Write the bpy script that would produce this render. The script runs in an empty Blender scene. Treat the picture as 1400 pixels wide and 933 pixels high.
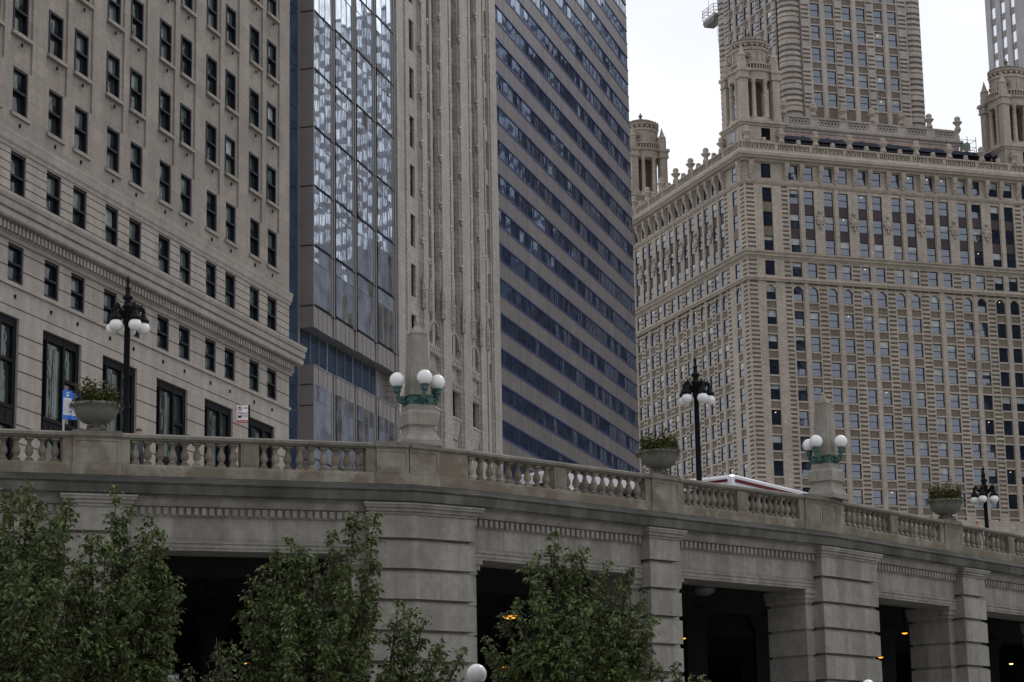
import bpy, bmesh, math, random
import numpy as np
from mathutils import Vector, Matrix

# ------------------------------------------------------------------ camera, sky, sun, exposure
SC = bpy.context.scene
COL = SC.collection
CAMZ = 1.6                                   # eye height over the riverwalk; "rel" heights below are over the eye
F, PITCH, ROLL = 3087.2, 0.208101, -0.018848  # focal length in px of a 1400 px wide frame
_fw = np.array([0, math.cos(PITCH), math.sin(PITCH)]); _r0 = np.array([1., 0, 0]); _u0 = np.cross(_r0, _fw)
_R = math.cos(ROLL)*_r0 + math.sin(ROLL)*_u0
_U = -math.sin(ROLL)*_r0 + math.cos(ROLL)*_u0
cam_d = bpy.data.cameras.new("camera"); cam = bpy.data.objects.new("camera", cam_d); COL.objects.link(cam)
cam_d.sensor_width = 36; cam_d.sensor_fit = 'HORIZONTAL'; cam_d.lens = 36*F/1400
cam_d.clip_start = 0.5; cam_d.clip_end = 5000
cam.matrix_world = Matrix(((_R[0], _U[0], -_fw[0], 0), (_R[1], _U[1], -_fw[1], 0), (_R[2], _U[2], -_fw[2], CAMZ), (0, 0, 0, 1)))
SC.camera = cam

SUN_EL, SUN_AZ = math.radians(48), math.radians(35)      # veiled sun, high on the right behind the towers
world = bpy.data.worlds.new("World"); SC.world = world; world.use_nodes = True
nt = world.node_tree; nt.nodes.clear()
wo = nt.nodes.new('ShaderNodeOutputWorld'); bg = nt.nodes.new('ShaderNodeBackground'); bg.inputs['Strength'].default_value = 0.1
sky = nt.nodes.new('ShaderNodeTexSky'); sky.sky_type = 'NISHITA'; sky.sun_disc = False
sky.sun_elevation = SUN_EL; sky.sun_rotation = SUN_AZ
tc = nt.nodes.new('ShaderNodeTexCoord'); mp = nt.nodes.new('ShaderNodeMapping'); mp.inputs['Scale'].default_value = (1, 1, 2.2)
nz = nt.nodes.new('ShaderNodeTexNoise'); nz.inputs['Scale'].default_value = 3.2; nz.inputs['Detail'].default_value = 5; nz.inputs['Roughness'].default_value = .5
cr = nt.nodes.new('ShaderNodeValToRGB')
cr.color_ramp.elements[0].position = .32; cr.color_ramp.elements[0].color = (8.3, 8.5, 9.2, 1)
cr.color_ramp.elements[1].position = .66; cr.color_ramp.elements[1].color = (10.8, 10.8, 10.9, 1)
mx = nt.nodes.new('ShaderNodeMix'); mx.data_type = 'RGBA'; mx.inputs[0].default_value = .92
nt.links.new(tc.outputs['Generated'], mp.inputs[0]); nt.links.new(mp.outputs[0], nz.inputs['Vector']); nt.links.new(nz.outputs[0], cr.inputs[0])
dp = nt.nodes.new('ShaderNodeVectorMath'); dp.operation = 'DOT_PRODUCT'
dp.inputs[1].default_value = (math.sin(SUN_AZ)*math.cos(SUN_EL), math.cos(SUN_AZ)*math.cos(SUN_EL), math.sin(SUN_EL))
mr = nt.nodes.new('ShaderNodeMapRange'); mr.inputs[1].default_value = -.5; mr.inputs[2].default_value = .9; mr.inputs[3].default_value = .68; mr.inputs[4].default_value = 1.16
vm = nt.nodes.new('ShaderNodeVectorMath'); vm.operation = 'SCALE'
nt.links.new(tc.outputs['Generated'], dp.inputs[0]); nt.links.new(dp.outputs['Value'], mr.inputs[0]); nt.links.new(cr.outputs[0], vm.inputs[0]); nt.links.new(mr.outputs[0], vm.inputs['Scale'])
nt.links.new(sky.outputs[0], mx.inputs[6]); nt.links.new(vm.outputs[0], mx.inputs[7])
nt.links.new(mx.outputs[2], bg.inputs[0]); nt.links.new(bg.outputs[0], wo.inputs[0])
sd = bpy.data.lights.new("sun", 'SUN'); sd.energy = 0.5; sd.angle = math.radians(14); sd.color = (1, .95, .88)
sun = bpy.data.objects.new("sun", sd); COL.objects.link(sun)
sun.rotation_euler = Vector((math.sin(SUN_AZ)*math.cos(SUN_EL), math.cos(SUN_AZ)*math.cos(SUN_EL), math.sin(SUN_EL))).to_track_quat('Z', 'Y').to_euler()
SC.view_settings.view_transform = 'Standard'; SC.view_settings.look = 'None'
SC.view_settings.exposure = 0.0; SC.view_settings.gamma = 1; SC.view_settings.use_curve_mapping = False
SC.cycles.max_bounces = 6; SC.cycles.diffuse_bounces = 3; SC.cycles.glossy_bounces = 3
SC.cycles.use_denoising = True
random.seed(7)
RNG = np.random.default_rng(11)

def ray(x, y): return (_R*(x-700) - _U*(y-466.5) + _fw*F)/F
def at(x, y, Y):
    d = ray(x, y); return d*(Y/d[1])
def atz(x, y, z):
    d = ray(x, y); return d*(z/d[2])

# ------------------------------------------------------------------ materials
def new_mat(name):
    m = bpy.data.materials.new(name); m.use_nodes = True
    n = m.node_tree; b = n.nodes['Principled BSDF']; return m, n, b
def N(n, t, **k):
    o = n.nodes.new(t)
    for a, v in k.items(): setattr(o, a, v)
    return o
def ramp(n, src, p0, c0, p1, c1):
    r = N(n, 'ShaderNodeValToRGB'); e = r.color_ramp.elements
    e[0].position, e[0].color = p0, (*c0, 1); e[1].position, e[1].color = p1, (*c1, 1)
    n.links.new(src, r.inputs[0]); return r.outputs[0]
def mixc(n, a, b, f, mode='MIX'):
    m = N(n, 'ShaderNodeMix', data_type='RGBA', blend_type=mode)
    for i, v in ((0, f), (6, a), (7, b)):
        if hasattr(v, 'is_output') or isinstance(v, bpy.types.NodeSocket): n.links.new(v, m.inputs[i])
        elif i == 0: m.inputs[0].default_value = v
        else: m.inputs[i].default_value = (*v, 1)
    return m.outputs[2]
def noise(n, vec, scale, detail=4, rough=.55):
    o = N(n, 'ShaderNodeTexNoise'); o.inputs['Scale'].default_value = scale; o.inputs['Detail'].default_value = detail
    o.inputs['Roughness'].default_value = rough; n.links.new(vec, o.inputs['Vector']); return o.outputs[0]
def mapv(n, sx, sy, sz):
    t = N(n, 'ShaderNodeTexCoord'); m = N(n, 'ShaderNodeMapping'); m.inputs['Scale'].default_value = (sx, sy, sz)
    oi = N(n, 'ShaderNodeObjectInfo'); mu = N(n, 'ShaderNodeVectorMath', operation='MULTIPLY_ADD')
    cb = N(n, 'ShaderNodeCombineXYZ')
    for i in range(3): n.links.new(oi.outputs['Random'], cb.inputs[i])
    mu.inputs[1].default_value = (41, 23, 67); n.links.new(cb.outputs[0], mu.inputs[0]); n.links.new(t.outputs['Object'], mu.inputs[2])
    n.links.new(mu.outputs[0], m.inputs[0]); return m.outputs[0]

def stone(name, col, dark=None, light=None, fine=6., big=.25, streak=.5, rough=.85, bump=.15, brick=None, mortar=None, stain=None, contrast=1.):
    """weathered masonry: broad blotches, fine grain, vertical rain streaks and (brick=(w,h)) joints"""
    m, n, b = new_mat(name)
    dark = dark or tuple(c*.72 for c in col); light = light or tuple(min(1, c*1.18) for c in col)
    v = mapv(n, 1, 1, 1); vs = mapv(n, 1.3, 1.3, .09)
    c = ramp(n, noise(n, v, big, 5, .6), .3, dark, .72, light)
    c = mixc(n, col, c, .55*contrast if contrast < 1.8 else .95)
    g = ramp(n, noise(n, v, fine, 5, .65), .3, (.78, .78, .78), .7, (1.12, 1.12, 1.12))
    c = mixc(n, c, g, .8, 'MULTIPLY')
    if streak:
        s = ramp(n, noise(n, vs, 1.1, 4, .6), .42, (.62, .6, .57), .62, (1, 1, 1))
        c = mixc(n, c, s, streak, 'MULTIPLY')
    if stain:
        s2 = ramp(n, noise(n, v, .9, 6, .62), .46, (0, 0, 0), .56, (1, 1, 1))
        c = mixc(n, c, stain, s2)
    hgt = noise(n, v, fine*2.5, 4, .7)
    if brick:
        t = N(n, 'ShaderNodeTexCoord'); sp = N(n, 'ShaderNodeSeparateXYZ'); n.links.new(t.outputs['Object'], sp.inputs[0])
        ad = N(n, 'ShaderNodeMath', operation='ADD'); n.links.new(sp.outputs[0], ad.inputs[0]); n.links.new(sp.outputs[1], ad.inputs[1])
        cb = N(n, 'ShaderNodeCombineXYZ'); n.links.new(ad.outputs[0], cb.inputs[0]); az = N(n, 'ShaderNodeMath', operation='SUBTRACT'); az.inputs[1].default_value = brick[3] if len(brick) > 3 else 0; n.links.new(sp.outputs[2], az.inputs[0]); n.links.new(az.outputs[0], cb.inputs[1])
        k = N(n, 'ShaderNodeTexBrick'); n.links.new(cb.outputs[0], k.inputs[0])
        k.inputs['Scale'].default_value = 1; k.inputs['Brick Width'].default_value = brick[0]; k.inputs['Row Height'].default_value = brick[1]
        k.inputs['Mortar Size'].default_value = brick[2] if len(brick) > 2 else .02; k.inputs['Mortar Smooth'].default_value = .2
        k.inputs['Color1'].default_value = (1.06, 1.05, 1.03, 1); k.inputs['Color2'].default_value = (.88, .88, .88, 1)
        mc = mortar or (.55, .52, .5); k.inputs['Mortar'].default_value = (*mc, 1)
        c = mixc(n, c, k.outputs[0], 1., 'MULTIPLY')
    n.links.new(c, b.inputs['Base Color']); b.inputs['Roughness'].default_value = rough
    bp = N(n, 'ShaderNodeBump'); bp.inputs['Strength'].default_value = bump; bp.inputs['Distance'].default_value = .05
    n.links.new(hgt, bp.inputs['Height']); n.links.new(bp.outputs[0], b.inputs['Normal'])
    return m
def plain(name, col, rough=.5, metal=0., var=.2, coat=0., scale=8., spec=.5):
    m, n, b = new_mat(name); v = mapv(n, 1, 1, 1)
    c = ramp(n, noise(n, v, scale, 4, .6), .3, tuple(x*(1-var) for x in col), .7, tuple(min(1, x*(1+var)) for x in col))
    n.links.new(c, b.inputs['Base Color']); b.inputs['Roughness'].default_value = rough; b.inputs['Metallic'].default_value = metal
    b.inputs['Coat Weight'].default_value = coat; b.inputs['Specular IOR Level'].default_value = spec; return m
def glass(name, col, ior=1.6, wav=.0, sc=(1, 1, 1), scale=1.2, rough=.02, tint=None, dist=.1, metal=0.):
    """window glass with a dark room behind it; wav bends the reflection the way uneven panes do"""
    m, n, b = new_mat(name); v = mapv(n, 1, 1, 1)
    c = ramp(n, noise(n, v, .8, 3), .3, tuple(x*.6 for x in col), .75, tuple(x*1.5 for x in col))
    n.links.new(c, b.inputs['Base Color']); b.inputs['Roughness'].default_value = rough; b.inputs['IOR'].default_value = ior
    b.inputs['Metallic'].default_value = metal
    if tint: b.inputs['Specular Tint'].default_value = (*tint, 1)
    if wav:
        vv = mapv(n, *sc); bp = N(n, 'ShaderNodeBump'); bp.inputs['Strength'].default_value = wav; bp.inputs['Distance'].default_value = dist
        n.links.new(noise(n, vv, scale, 2, .4), bp.inputs['Height']); n.links.new(bp.outputs[0], b.inputs['Normal'])
    return m
def lit(name, col, s):
    m, n, b = new_mat(name); b.inputs['Base Color'].default_value = (*col, 1)
    b.inputs['Emission Color'].default_value = (*col, 1); b.inputs['Emission Strength'].default_value = s; return m

M = dict(
    lime=stone('limestone_beige', (.325, .29, .258), streak=.3, brick=(1.9, .78, .016), mortar=(.76, .75, .74), fine=3.5),
    lime2=stone('limestone_pale', (.385, .35, .316), streak=.35, fine=3.5, big=.4),
    terra=stone('terracotta_tan', (.485, .43, .372), streak=.3, brick=(.95, .42, .03), mortar=(.74, .71, .68), fine=2., big=.12),
    terrad=stone('terracotta_soot_and_shade', (.215, .178, .145), streak=.3, fine=3., big=.3, brick=(.3, .8, .05), mortar=(.8, .78, .75)),  # soot brown; in the recessed bands it also carries their shadow
    terrat=stone('terracotta_tower', (.46, .412, .37), light=(.62, .57, .53), streak=.35, fine=2., big=.2),
    terrag=stone('terracotta_grey_band', (.42, .395, .39), streak=.3, fine=2.5, big=.3),
    cream=stone('glazed_terracotta_cream', (.43, .405, .375), streak=.4, brick=(.5, .36, .025), mortar=(.66, .64, .62), rough=.5, fine=2.5, big=.35),
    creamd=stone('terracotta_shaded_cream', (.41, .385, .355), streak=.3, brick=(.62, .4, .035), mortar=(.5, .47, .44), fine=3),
    granite=stone('panel_granite_grey', (.235, .215, .215), streak=.12, rough=.45, fine=14, big=.3),
    spand=stone('aluminium_spandrel', (.165, .148, .15), streak=.5, rough=.42, fine=2, big=.15),
    bridge=stone('bedford_stone_grey', (.285, .272, .246), brick=(2.1, .94, .014, .56), mortar=(.72, .71, .69), streak=.65, fine=4, big=.5, bump=.2, contrast=1.2),
    bridged=stone('stone_stain_and_shade', (.05, .05, .042), dark=(.02, .022, .016), light=(.09, .088, .078), streak=.9, fine=3, big=.6, contrast=1.8),  # cornice top band: black stain and moulding shade painted together
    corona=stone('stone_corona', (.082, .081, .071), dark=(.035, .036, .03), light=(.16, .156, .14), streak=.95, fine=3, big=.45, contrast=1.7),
    tan=stone('stone_tan_stained', (.27, .248, .205), dark=(.16, .132, .095), light=(.36, .335, .285), streak=.55, fine=4, big=.55, contrast=1.8, stain=(.15, .127, .092)),
    tan2=stone('stone_tan_rail', (.21, .198, .168), dark=(.13, .12, .1), streak=.6, fine=5, big=.7, contrast=1.5),
    obel=stone('obelisk_limestone', (.31, .295, .262), dark=(.25, .235, .2), streak=.7, fine=5, big=.9, contrast=1.6),
    urn=stone('cast_stone_urn', (.15, .148, .128), streak=.5, fine=9, big=1.5),
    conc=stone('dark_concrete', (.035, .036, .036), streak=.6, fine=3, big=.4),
    asphalt=stone('asphalt', (.055, .055, .055), streak=0, fine=12, big=.3),
    pave=stone('paving', (.3, .29, .27), streak=0, fine=6, big=.4),
    frame=plain('sash_paint_navy', (.012, .014, .022), .5, spec=.15),
    iron=plain('cast_iron_black', (.008, .0085, .011), .65, 0, spec=.12),
    bframe=plain('frame_blue_anodised', (.035, .042, .17), .35, .2),
    gframe=plain('frame_grey', (.2, .195, .2), .4, .3),
    bronze=plain('bronze_verdigris', (.05, .115, .1), .7, .15, .6, scale=14),
    globe=plain('opal_glass', (.82, .82, .82), .22, 0, .02, .4),
    leaf=plain('leaf_green', (.07, .098, .026), .7, 0, .5, scale=1.6),
    leaf2=plain('leaf_green_light', (.1, .128, .036), .68, 0, .4, scale=1.6),
    fern=plain('planter_green', (.075, .095, .02), .6, 0, .5, scale=9),
    fern2=plain('planter_russet', (.11, .06, .02), .6, 0, .5, scale=9),
    red=plain('petal_red', (.3, .03, .025), .6),
    bark=stone('bark', (.075, .065, .055), streak=.5, fine=20, big=3),
    white=plain('white_paint', (.62, .62, .65), .3, 0, .05, .5),
    redp=plain('red_paint', (.11, .006, .012), .7, 0, .1, spec=.15),
    black=plain('black_rubber', (.012, .012, .012), .6),
    signblue=plain('sign_blue', (.025, .15, .6), .4), signwhite=plain('sign_white', (.72, .72, .74), .5), signpink=plain('sign_print', (.5, .42, .41), .6),
    signred=plain('sign_red', (.4, .03, .03), .5), steel=plain('galvanised_steel', (.35, .35, .36), .45, .6),
    orange=plain('safety_orange', (.62, .12, .05), .5), net=plain('debris_net', (.24, .33, .3), .8),
    roofblue=plain('awning_navy', (.012, .017, .045), .5), copper=plain('roof_lead', (.16, .17, .165), .7),
    brownmetal=stone('spandrel_bronze', (.055, .036, .038), streak=.3, rough=.5, fine=8, big=1.5, brick=(.3, 3, .05), mortar=(.5, .5, .5)),
    skin=plain('skin', (.5, .32, .25), .5), hair=plain('hair', (.03, .022, .018), .6), coat=plain('coat_cloth', (.04, .045, .06), .8), cap=plain('cap_cloth', (.7, .7, .72), .8),
    paler=stone('pale_precast', (.27, .27, .31), streak=.2, fine=4, big=.2),
    brown=stone('brown_brick', (.16, .105, .075), streak=.5, fine=3, big=.2, brick=(.6, .5, .05)),
    paleg=stone('pale_granite', (.42, .42, .45), streak=.1, rough=.5, fine=4, big=.2, brick=(3., 3.6, .03)),
    g_lh=glass('glass_sash', (.026, .036, .034), 1.36, .3, (1, 1, .5), 2.2),
    g_j=glass('glass_office', (.02, .027, .046), 2.6, .06, (1, 1, 1), .5, tint=(.8, .88, 1)),
    g_jd=glass('glass_dim', (.010, .011, .016), 1.32, .06, (1, 1, 1), .5),
    g_rib=glass('glass_ribbon', (.014, .034, .068), 3.0, .16, (2.2, 1, .6), .6, tint=(.6, .8, 1), dist=.1),
    g_bay=glass('glass_bay', (.68, .77, .88), 1.6, .045, (1.3, 1, .5), .9, dist=.09, metal=.88),
    g_blue=glass('glass_curtain', (.02, .045, .085), 1.45, .15, (1.5, 1, .6), .9, tint=(.8, .9, 1)),
    g_mir=plain('glass_mirror', (.86, .88, .92), .04, 1., .03, scale=.3),
    blind=glass('blind_behind_glass', (.36, .39, .385), 1.6, .03, (1, 1, 1), .4),
    curtain=glass('curtain_behind_glass', (.085, .11, .098), 1.36, .2, (6, 6, .3), 1.),
    ceil=lit('ceiling_lamp', (1, .8, .35), 2.2), sodium=lit('sodium_lamp', (1, .36, .03), 2.2), sodium2=lit('sodium_lamp_bright', (1, .45, .1), 12.),
    lens=plain('frosted_lens', (.12, .125, .125), .4),
)
MATS = list(M.values()); MI = {k: i for i, k in enumerate(M)}

# ------------------------------------------------------------------ mesh builder
class MB:
    def __init__(s): s.v = []; s.f = []; s.m = []; s.s = []
    def face(s, pts, m, sm=False):
        i = len(s.v); s.v += [tuple(p) for p in pts]; s.f.append(tuple(range(i, i+len(pts)))); s.m.append(m); s.s.append(sm)
    def grid(s, rows, m, sm=True, closed=True, cap0=False, cap1=False):
        i0 = len(s.v); n = len(rows[0])
        for r in rows: s.v += [tuple(p) for p in r]
        for a in range(len(rows)-1):
            for b in range(n if closed else n-1):
                c = (b+1) % n
                s.f.append((i0+a*n+b, i0+a*n+c, i0+(a+1)*n+c, i0+(a+1)*n+b)); s.m.append(m); s.s.append(sm)
        if cap0: s.f.append(tuple(i0+b for b in range(n))[::-1]); s.m.append(m); s.s.append(False)
        if cap1: s.f.append(tuple(i0+(len(rows)-1)*n+b for b in range(n))); s.m.append(m); s.s.append(False)
    def box(s, x0, x1, y0, y1, z0, z1, m):
        s.prism([(x0, y0), (x1, y0), (x1, y1), (x0, y1)], z0, z1, m)
    def prism(s, poly, z0, z1, m, top=None):
        top = top or poly
        s.grid([[(x, y, z0) for x, y in poly], [(x, y, z1) for x, y in top]], m, False, True, True, True)
    def lathe(s, prof, m, c=(0, 0, 0), n=16, sm=True, a0=0., square=False):
        rows = []
        for r, z in prof: rows.append([(c[0]+r*math.cos(a0+2*math.pi*k/n), c[1]+r*math.sin(a0+2*math.pi*k/n), c[2]+z) for k in range(n)])
        s.grid(rows, m, sm, True, True, True)
    def tube(s, pts, rad, m, n=6, sm=True):
        rows = []; P = [Vector(p) for p in pts]
        for i, p in enumerate(P):
            t = (P[min(i+1, len(P)-1)]-P[max(i-1, 0)]).normalized()
            a = t.cross(Vector((0, 0, 1)) if abs(t.z) < .95 else Vector((1, 0, 0))).normalized(); b = t.cross(a)
            r = rad[i] if hasattr(rad, '__len__') else rad
            rows.append([tuple(p+a*(r*math.cos(2*math.pi*k/n))+b*(r*math.sin(2*math.pi*k/n))) for k in range(n)])
        s.grid(rows, m, sm, True, True, True)
    def ball(s, c, r, m, n=20, h=12, sz=1.):
        s.lathe([(max(.001, r*math.sin(math.pi*k/h)), -sz*r*math.cos(math.pi*k/h)) for k in range(h+1)], m, c, n)
    def bar(s, p, q, w, h, m):
        """a rectangular bar from p to q, w wide and h high"""
        p, q = Vector(p), Vector(q); t = (q-p).normalized(); a = t.cross(Vector((0, 0, 1))).normalized()*w/2 if abs(t.z) < .99 else Vector((w/2, 0, 0))
        b = a.cross(t).normalized()*h/2
        s.grid([[tuple(o+a+b), tuple(o-a+b), tuple(o-a-b), tuple(o+a-b)] for o in (p, q)], m, False, True, True, True)
    def append(s, o, x, y, z, rz=0.):
        c, n, i = math.cos(rz), math.sin(rz), len(s.v)
        s.v += [(x+c*a-n*b, y+n*a+c*b, z+h) for a, b, h in o.v]; s.f += [tuple(i+k for k in f) for f in o.f]; s.m += o.m; s.s += o.s
    def mesh(s, name, dz=0.):
        me = bpy.data.meshes.new(name)
        me.from_pydata([(x, y, z-dz) for x, y, z in s.v] if dz else s.v, [], s.f)
        used = sorted(set(s.m)); rm = {k: i for i, k in enumerate(used)}
        for k in used: me.materials.append(M[k])
        me.polygons.foreach_set('material_index', [rm[k] for k in s.m]); me.polygons.foreach_set('use_smooth', s.s)
        me.update(); return me

def link(name, data, parent=None, loc=None, rz=0., label=None):
    o = bpy.data.objects.new(name, data); COL.objects.link(o)
    if parent: o.parent = parent
    if loc is not None: o.location = loc
    if rz: o.rotation_euler = (0, 0, rz)
    if label: o['label'] = label
    return o
class Thing:
    """an Empty at the thing's base; its parts are built in rel heights and shifted by the base height"""
    def __init__(s, name, label, cat, x, y, zrel=0., rz=0., group=None):
        s.z = zrel; s.o = link(name, None, None, (x, y, zrel+CAMZ), rz); s.o['label'] = label; s.o['category'] = cat
        s.o.empty_display_size = .5
        if group: s.o['group'] = group
    def part(s, name, mb, parent=None, label=None): return link(name, mb.mesh(name, s.z), parent or s.o, label=label)
    def put(s, name, me, x, y, z, rz=0., parent=None): return link(name, me, parent or s.o, (x, y, z-s.z), rz)
def structure(name, mb, kind='structure'):
    o = link(name, mb.mesh(name, -CAMZ)); o['kind'] = kind; return o
def copy_tree(o, parent=None):
    c = o.copy(); COL.objects.link(c)
    if parent: c.parent = parent
    for ch in o.children: copy_tree(ch, c)
    return c

def relief(mb, us, zs, fn, place, hole=.4):
    """a wall as a sheet of cells at different depths; fn(u,z) -> (depth, material) or None for an opening"""
    us = sorted(set(round(u, 4) for u in us)); zs = sorted(set(round(z, 4) for z in zs))
    G = [[fn((us[i]+us[i+1])/2, (zs[j]+zs[j+1])/2) for i in range(len(us)-1)] for j in range(len(zs)-1)]
    D = lambda c: hole if c is None else c[0]
    for j, row in enumerate(G):
        z0, z1 = zs[j], zs[j+1]; i = 0
        while i < len(row):
            k = i
            while k+1 < len(row) and row[k+1] == row[i]: k += 1
            if row[i] is not None:
                d, m = row[i]; mb.face([place(us[i], d, z0), place(us[k+1], d, z0), place(us[k+1], d, z1), place(us[i], d, z1)], m)
            i = k+1
        for i in range(len(row)-1):
            a, b = row[i], row[i+1]
            if D(a) != D(b):
                m = (a if D(a) < D(b) else b)[1]
                mb.face([place(us[i+1], D(a), z0), place(us[i+1], D(b), z0), place(us[i+1], D(b), z1), place(us[i+1], D(a), z1)], m)
    for j in range(len(G)-1):
        i = 0
        while i < len(us)-1:
            a, b = G[j][i], G[j+1][i]; k = i
            while k+1 < len(us)-1 and G[j][k+1] == a and G[j+1][k+1] == b: k += 1
            if D(a) != D(b):
                m = (a if D(a) < D(b) else b)[1]
                mb.face([place(us[i], D(a), zs[j+1]), place(us[k+1], D(a), zs[j+1]), place(us[k+1], D(b), zs[j+1]), place(us[i], D(b), zs[j+1])], m)
            i = k+1
FRONT = lambda u, d, z: (u, d, z)
LEFT = lambda u, d, z: (d, u, z)
def sweep(mb, path, prof, m, closed_ends=True):
    """profile [(out, z)] carried along a plan polyline with mitred corners; out is to the right of travel"""
    P = [Vector((p[0], p[1])) for p in path]; rows = []
    for i, p in enumerate(P):
        t0 = (P[i]-P[i-1]).normalized() if i else (P[1]-P[0]).normalized()
        t1 = (P[i+1]-P[i]).normalized() if i+1 < len(P) else t0
        n0 = Vector((t0.y, -t0.x)); n1 = Vector((t1.y, -t1.x)); n = (n0+n1); n = n/(n.dot(n0))
        rows.append([(p.x+n.x*o, p.y+n.y*o, z) for o, z in prof])
    mb.grid(rows, m, False, True, closed_ends, closed_ends)

# window meshes: two sashes, w x h, origin at the lower left of the opening, glass a little behind the frame
def sash_frame(name, w, h, t=.09, fm='frame', rail=.5, depth=.1):
    b = MB(); b.box(0, t, 0, depth, 0, h, fm); b.box(w-t, w, 0, depth, 0, h, fm)
    b.box(t, w-t, 0, depth, 0, t*1.1, fm); b.box(t, w-t, 0, depth, h-t, h, fm)
    if rail: b.box(t, w-t, -.02, depth-.01, h*rail-t*.4, h*rail+t*.4, fm)
    return b
def pane_mesh(name, w, h, mats, t=.09, rail=.5, y=.06, tilt=0., lamps=0, rnd=random):
    """lower and upper pane; mats = (lower, upper) or a blind drawn down part of the upper pane as (lower, upper, blind, fraction)"""
    b = MB()
    def q(z0, z1, m):
        a = rnd.uniform(-tilt, tilt); c = rnd.uniform(-tilt, tilt)
        b.face([(t, y-a-c, z0), (w-t, y+a-c, z0), (w-t, y+a+c, z1), (t, y-a+c, z1)], m)
    zl = h*rail if rail else h
    q(t, zl, mats[0])
    if rail:
        if len(mats) > 2:
            zb = h-(h-zl)*mats[3] if mats[3] <= 1 else h-t
            if zb > zl+.02: q(zl, zb, mats[1])
            q(zb, h-t, mats[2])
        else: q(zl, h-t, mats[1])
    for k in range(lamps):
        x = rnd.uniform(.3, w-.5); z = rnd.uniform(h*.45, h*.9); b.face([(x, y-.02, z), (x+.22, y-.02, z+.06), (x+.22, y-.02, z+.12), (x, y-.02, z+.07)], 'ceil')
    return b

# ================================================================== ground and streets
b = MB(); b.box(-1500, 1500, -600, 2500, -1.8, -1.6, 'pave'); structure('ground', b)

# plan of the viaduct's face: straight, a blunt corner, straight, then a slight bend
C1 = Vector((-3.3, 69.7)); C2 = Vector((-1.45, 71.1)); O2 = Vector((11.35, 83.6))
dirA = Vector((math.cos(math.radians(19.4)), math.sin(math.radians(19.4)))); dirC = Vector((math.cos(math.radians(51.5)), math.sin(math.radians(51.5))))
PATH = [C1-dirA*34, C1, C2, O2, O2+dirC*46]
CUM = [-34.]
for i in range(1, len(PATH)): CUM.append(CUM[-1]+(PATH[i]-PATH[i-1]).length)
dC2, dO2 = CUM[2], CUM[3]
def pos(d):
    i = max(k for k in range(len(CUM)-1) if CUM[k] <= d+1e-6 or k == 0)
    t = (PATH[i+1]-PATH[i]).normalized(); return PATH[i]+t*(d-CUM[i]), t
def sub(d0, d1): return [pos(d0)[0]]+[PATH[i] for i in range(len(PATH)) if d0+.02 < CUM[i] < d1-.02]+[pos(d1)[0]]
def off(path, o):
    P = path; out = []
    for i, p in enumerate(P):
        t0 = (P[i]-P[i-1]).normalized() if i else (P[1]-P[0]).normalized(); t1 = (P[i+1]-P[i]).normalized() if i+1 < len(P) else t0
        n0 = Vector((t0.y, -t0.x)); n1 = Vector((t1.y, -t1.x)); n = n0+n1; n = n/n.dot(n0); out.append((p.x+n.x*o, p.y+n.y*o))
    return out
def wallblock(mb, d0, d1, of, ob, z0, z1, m):
    s = sub(d0, d1); mb.prism(off(s, of)+off(s, ob)[::-1], z0, z1, m)
DL, DR = -30., dO2+42.
fp = off(sub(DL, DR), -.45)
b = MB(); b.prism(fp+[(700, 150), (700, 1200), (-700, 1200), (-700, 40)], 9.3, 10.33, 'pave'); structure('pavement', b)
rp = off(sub(DL, DR), -6.5)
b = MB(); b.face([(x, y, 10.334) for x, y in off(sub(DL, DR), -5.5)+off(sub(DL, DR), -22)[::-1]], 'asphalt'); structure('road', b)
b = MB(); b.face([(x, y, -1.55) for x, y in off(sub(DL, DR), -2.5)+off(sub(DL, DR), -30)[::-1]], 'asphalt'); structure('lower_road', b)

_mc = {}
def mesh_of(mb, name):
    if id(mb) not in _mc: _mc[id(mb)] = (mb.mesh(name), mb)
    return _mc[id(mb)][0]
def emit_windows(T, items, limit=100, name='window'):
    """items (frame MB, pane MB, x, y, z rel, rz), largest in view first: one part each, past the limit one 'stuff' part"""
    for f, p, x, y, z, rz in items[:limit]:
        o = T.put(name, mesh_of(f, name), x, y, z, rz)
        if p: link('pane', mesh_of(p, 'pane'), o)
    if len(items) > limit:
        b = MB()
        for f, p, x, y, z, rz in items[limit:]:
            b.append(f, x, y, z, rz)
            if p: b.append(p, x, y, z, rz)
        o = T.part(name, b); o['kind'] = 'stuff'

# ================================================================== the row of towers on the left (one street line)
TW, TJ = 1.29677, .34629
PW = at(395, 590, 132); ST = 10.33
# ---- corner office block
T = Thing('office_block', 'beige limestone office block with dark sash windows and heavy dentil cornice', 'building', PW[0], PW[1], ST, TW)
pairs = [-43.4, -37.2, -31.0, -24.78, -18.55, -12.4, -6.15]
wx = sorted([p for q in pairs for p in (q, q+2.7)]); WW = 1.46
tops = [34.3+3.9*k for k in range(6)]
gw = [(q, q+3.9) for q in pairs]
us = [-47, 0]+[v for x in wx for v in (x, x+WW, x-.32, x+WW+.34)]+[v for a in gw for v in a]
zs = [ST, 56, 31.1, 28.0, 30.3, 26.1, 24.13, 25.9, 23.3, 22.55, 28.02, 30.22, 14.4]+[v for t in tops for v in (t, t-2.25)]
gr = [(z, z+.05) for z in np.arange(28.3, 30.2, .42)]+[(z, z+.06) for z in np.arange(24.75, 26, .84)]+[(z, z+.07) for z in np.arange(15.2, 22.5, .82)]+[(22.95, 23.0)]
zs += [v for g in gr for v in g]
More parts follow.
